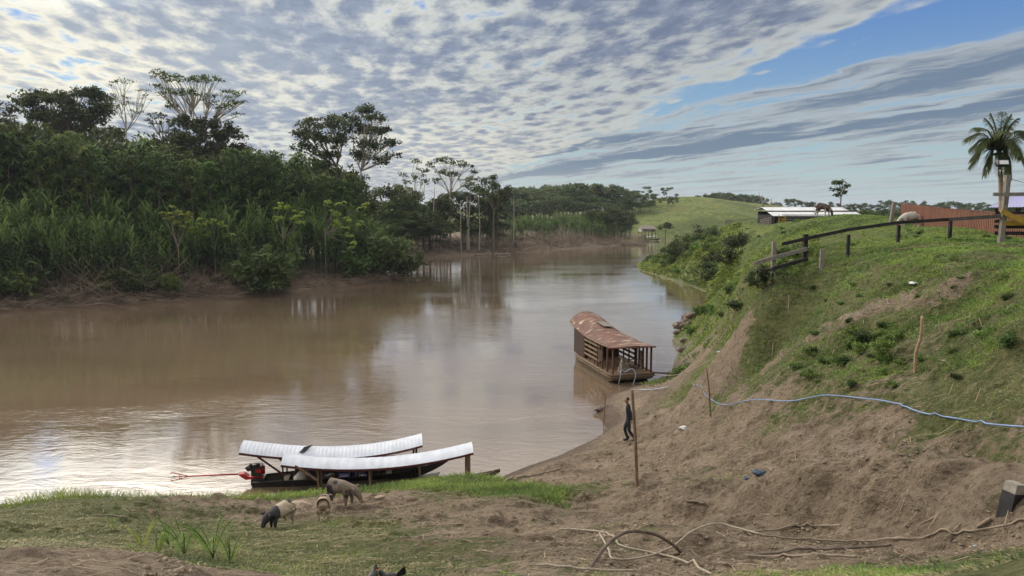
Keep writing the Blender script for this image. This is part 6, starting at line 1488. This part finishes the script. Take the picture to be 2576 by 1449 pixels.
# ropes and sticks in the foreground
line('rope', [(1410, 1336), (1480, 1345), (1530, 1352), (1560, 1378), (1640, 1400), (1700, 1416), (1790, 1452)], .0125, ROPE, 'pale twisted rope running to the bottom edge, crossing under the other rope', 'rope', .03)
line('rope', [(1508, 1352), (1530, 1388), (1545, 1416), (1620, 1410), (1690, 1388), (1740, 1356), (1800, 1334), (1850, 1338), (1910, 1352)], .0125, ROPE, 'pale twisted rope looping up over the mud mound', 'rope', .04)
line('rope', [(1350, 1428), (1420, 1432), (1500, 1440), (1600, 1444)], .012, ROPE, 'short pale rope along the bottom edge', 'rope', .02)
STK = mat('bent_branch', (.13, .105, .085), var=.3, scale=7, bump=.3); STP = mat('pale_branch', (.22, .18, .135), var=.3, scale=6, bump=.3)
line('bent_branch', [(1478, 1440, 7.0), (1520, 1378, 7.2), (1560, 1345, 7.45), (1600, 1336, 7.7), (1650, 1345, 7.9), (1690, 1368, 8.1), (1712, 1388, 8.2)], .019, STK, 'dark grey branch bent in an arch over the ropes', 'branch', 0, False)
line('branch', [(1880, 1343), (1960, 1358), (2060, 1366), (2180, 1370), (2320, 1364), (2440, 1348), (2590, 1324)], .012, STP, 'longest pale branch lying from the mound to the right edge', 'branch', .02)
line('branch', [(1870, 1342), (1960, 1338), (2040, 1330), (2115, 1330)], .013, STP, 'pale branch with thick end lying above the longest one', 'branch', .02)
line('branch', [(1876, 1404), (1960, 1406), (2060, 1403), (2155, 1406)], .013, STP, 'lower of the two short branches near the bottom edge', 'branch', .02)
line('branch', [(1890, 1400), (1980, 1396), (2100, 1388), (2240, 1378)], .015, STK, 'upper of the two short branches near the bottom edge', 'branch', .02)
line('branch', [(2458, 1336), (2490, 1326)], .02, STP, 'stubby piece of wood beside the longest branch', 'branch', .03)
line('branch', [(1480, 1395), (1560, 1330), (1600, 1318)], .006, STK, 'thin twig left of the mud mound', 'twig', .05) if False else None
line('stick', [(1726, 1268), (1772, 1280)], .018, STP, 'short stick on the face of the mud ridge', 'stick', .02)
line('stick', [(1300, 1208), (1360, 1196), (1410, 1184)], .03, STP, 'pale bamboo lying in the wet mud by the canoe bow', 'stick', .03)
line('stick', [(1262, 1222), (1290, 1206)], .035, STP, 'short pale board end at the bow of the near canoe', 'stick', .03)
line('stick', [(236, 1345), (300, 1352), (318, 1352)], .012, STP, 'pale stick lying on the left grass', 'stick', .03) if False else None
line('stick', [(240, 1302), (320, 1308)], .014, STP, 'pale stick lying in the grass on the left', 'stick', .03)
line('curved_branch', [(1990, 672), (1935, 680), (1906, 690), (1900, 706)] if False else [(1945, 673, 25.4), (1920, 678, 25.2), (1904, 690, 25.1), (1901, 706, 25.0)], .016, STP, 'pale bent branch hanging from the low end of the rail fence', 'branch', 0, False)
# scraps
def scrap(u, v, r, m, label, cat='scrap', flat=.35, seed=1):
    r *= .5
    p = hit(u, v); return lump('plastic_scrap', (p.x, p.y, hz(p.x, p.y) + r * .1), (r, r * .7, r * flat), m, label, cat, 1, seed, 1.1)
scrap(1722, 1078, .26, PLASTICW, 'crumpled white plastic scrap on the mud right of the man', seed=2)
scrap(1912, 1198, .20, mat('dark_blue_plastic', (.03, .06, .10), rough=.4, var=.5, scale=14), 'crumpled dark blue plastic sheet in the hollow of the mud', 'plastic sheet', seed=4)
scrap(1878, 1204, .12, bpy.data.materials['dark_blue_plastic'], 'smaller piece of dark blue plastic beside the larger one', 'plastic sheet', seed=6)
scrap(2452, 1378, .05, mat('light_blue_plastic', (.35, .5, .62), rough=.4, var=.3, scale=20), 'crumpled light blue plastic scrap at the lower right', seed=5)
scrap(2298, 721, .20, PLASTICW, 'white plastic scrap on the mown grass', seed=8)
scrap(1992, 682, .16, PLASTICW, 'white plastic scrap behind the end of the rail fence', flat=.2, seed=9)
scrap(1808, 886, .14, PLASTICW, 'small white scrap low on the green slope', seed=3)
CLOD = mat('mud_clod', (.34, .27, .20), var=.35, scale=4, bump=.5)
WETC = mat('wet_clod', (.115, .078, .056), rough=.45, var=.4, scale=4, bump=.5, spec=.5)
for u, v, r, lb in ((1716, 838, .75, 'largest heap of dark mud lumps jutting into the water'), (1735, 832, .9, 'rounded mud lump inland of the largest heap'), (1752, 822, .8, 'mud lump against the foot of the green slope'), (1706, 846, .5, 'outermost mud lump at the tip of the heap'), (1728, 846, .6, 'low mud lump in front of the heap'), (1722, 870, .42, 'dark round lump alone in the water below the heap'), (1716, 893, .40, 'flat mud lump at the water edge above the mooring rope'), (1745, 840, .7, 'mud lump in the middle of the heap')):
    p = PZ(u, v, .1); p.y += 0; lump('mud_lump', (p.x, p.y, max(hz(p.x, p.y), 0) + .1 * r), (r * .8, r * .6, r * .55), WETC, lb, 'mud lump', 1, int(u * 7 + v) % 97, .75)
for u, v, r, lb in ((955, 1252, .10, 'pale clod right of the spotted pig'), (758, 1272, .20, 'big pale dried mud block behind the black and cream pig'), (1510, 1032, .3, 'dark broken mud edge at the water left of the man')):
    p = hit(u, v); lump('mud_block', (p.x, p.y, hz(p.x, p.y)), (r * 1.2, r, r * .55), WETC if u > 1400 else CLOD, lb, 'mud block', 1, int(u) % 89, .45)

# ------------------------------------------------------------------ the air
def haze():
    m = bpy.data.materials.new('haze'); m.use_nodes = True; q = NT(m.node_tree); q.n.remove(q.n['Principled BSDF'])
    v = q.node('ShaderNodeVolumePrincipled'); v.inputs['Color'].default_value = (.80, .88, 1, 1); v.inputs['Density'].default_value = .00016; v.inputs['Anisotropy'].default_value = .3
    q.l.new(v.outputs[0], q.n['Material Output'].inputs['Volume'])
    b = MB(); b.box((-5200, -5200, -4), (5200, 5200, 60)); o = b.build('haze', m); tag(o, 'thin pale evening air over the river', 'haze', kind='stuff')
haze()
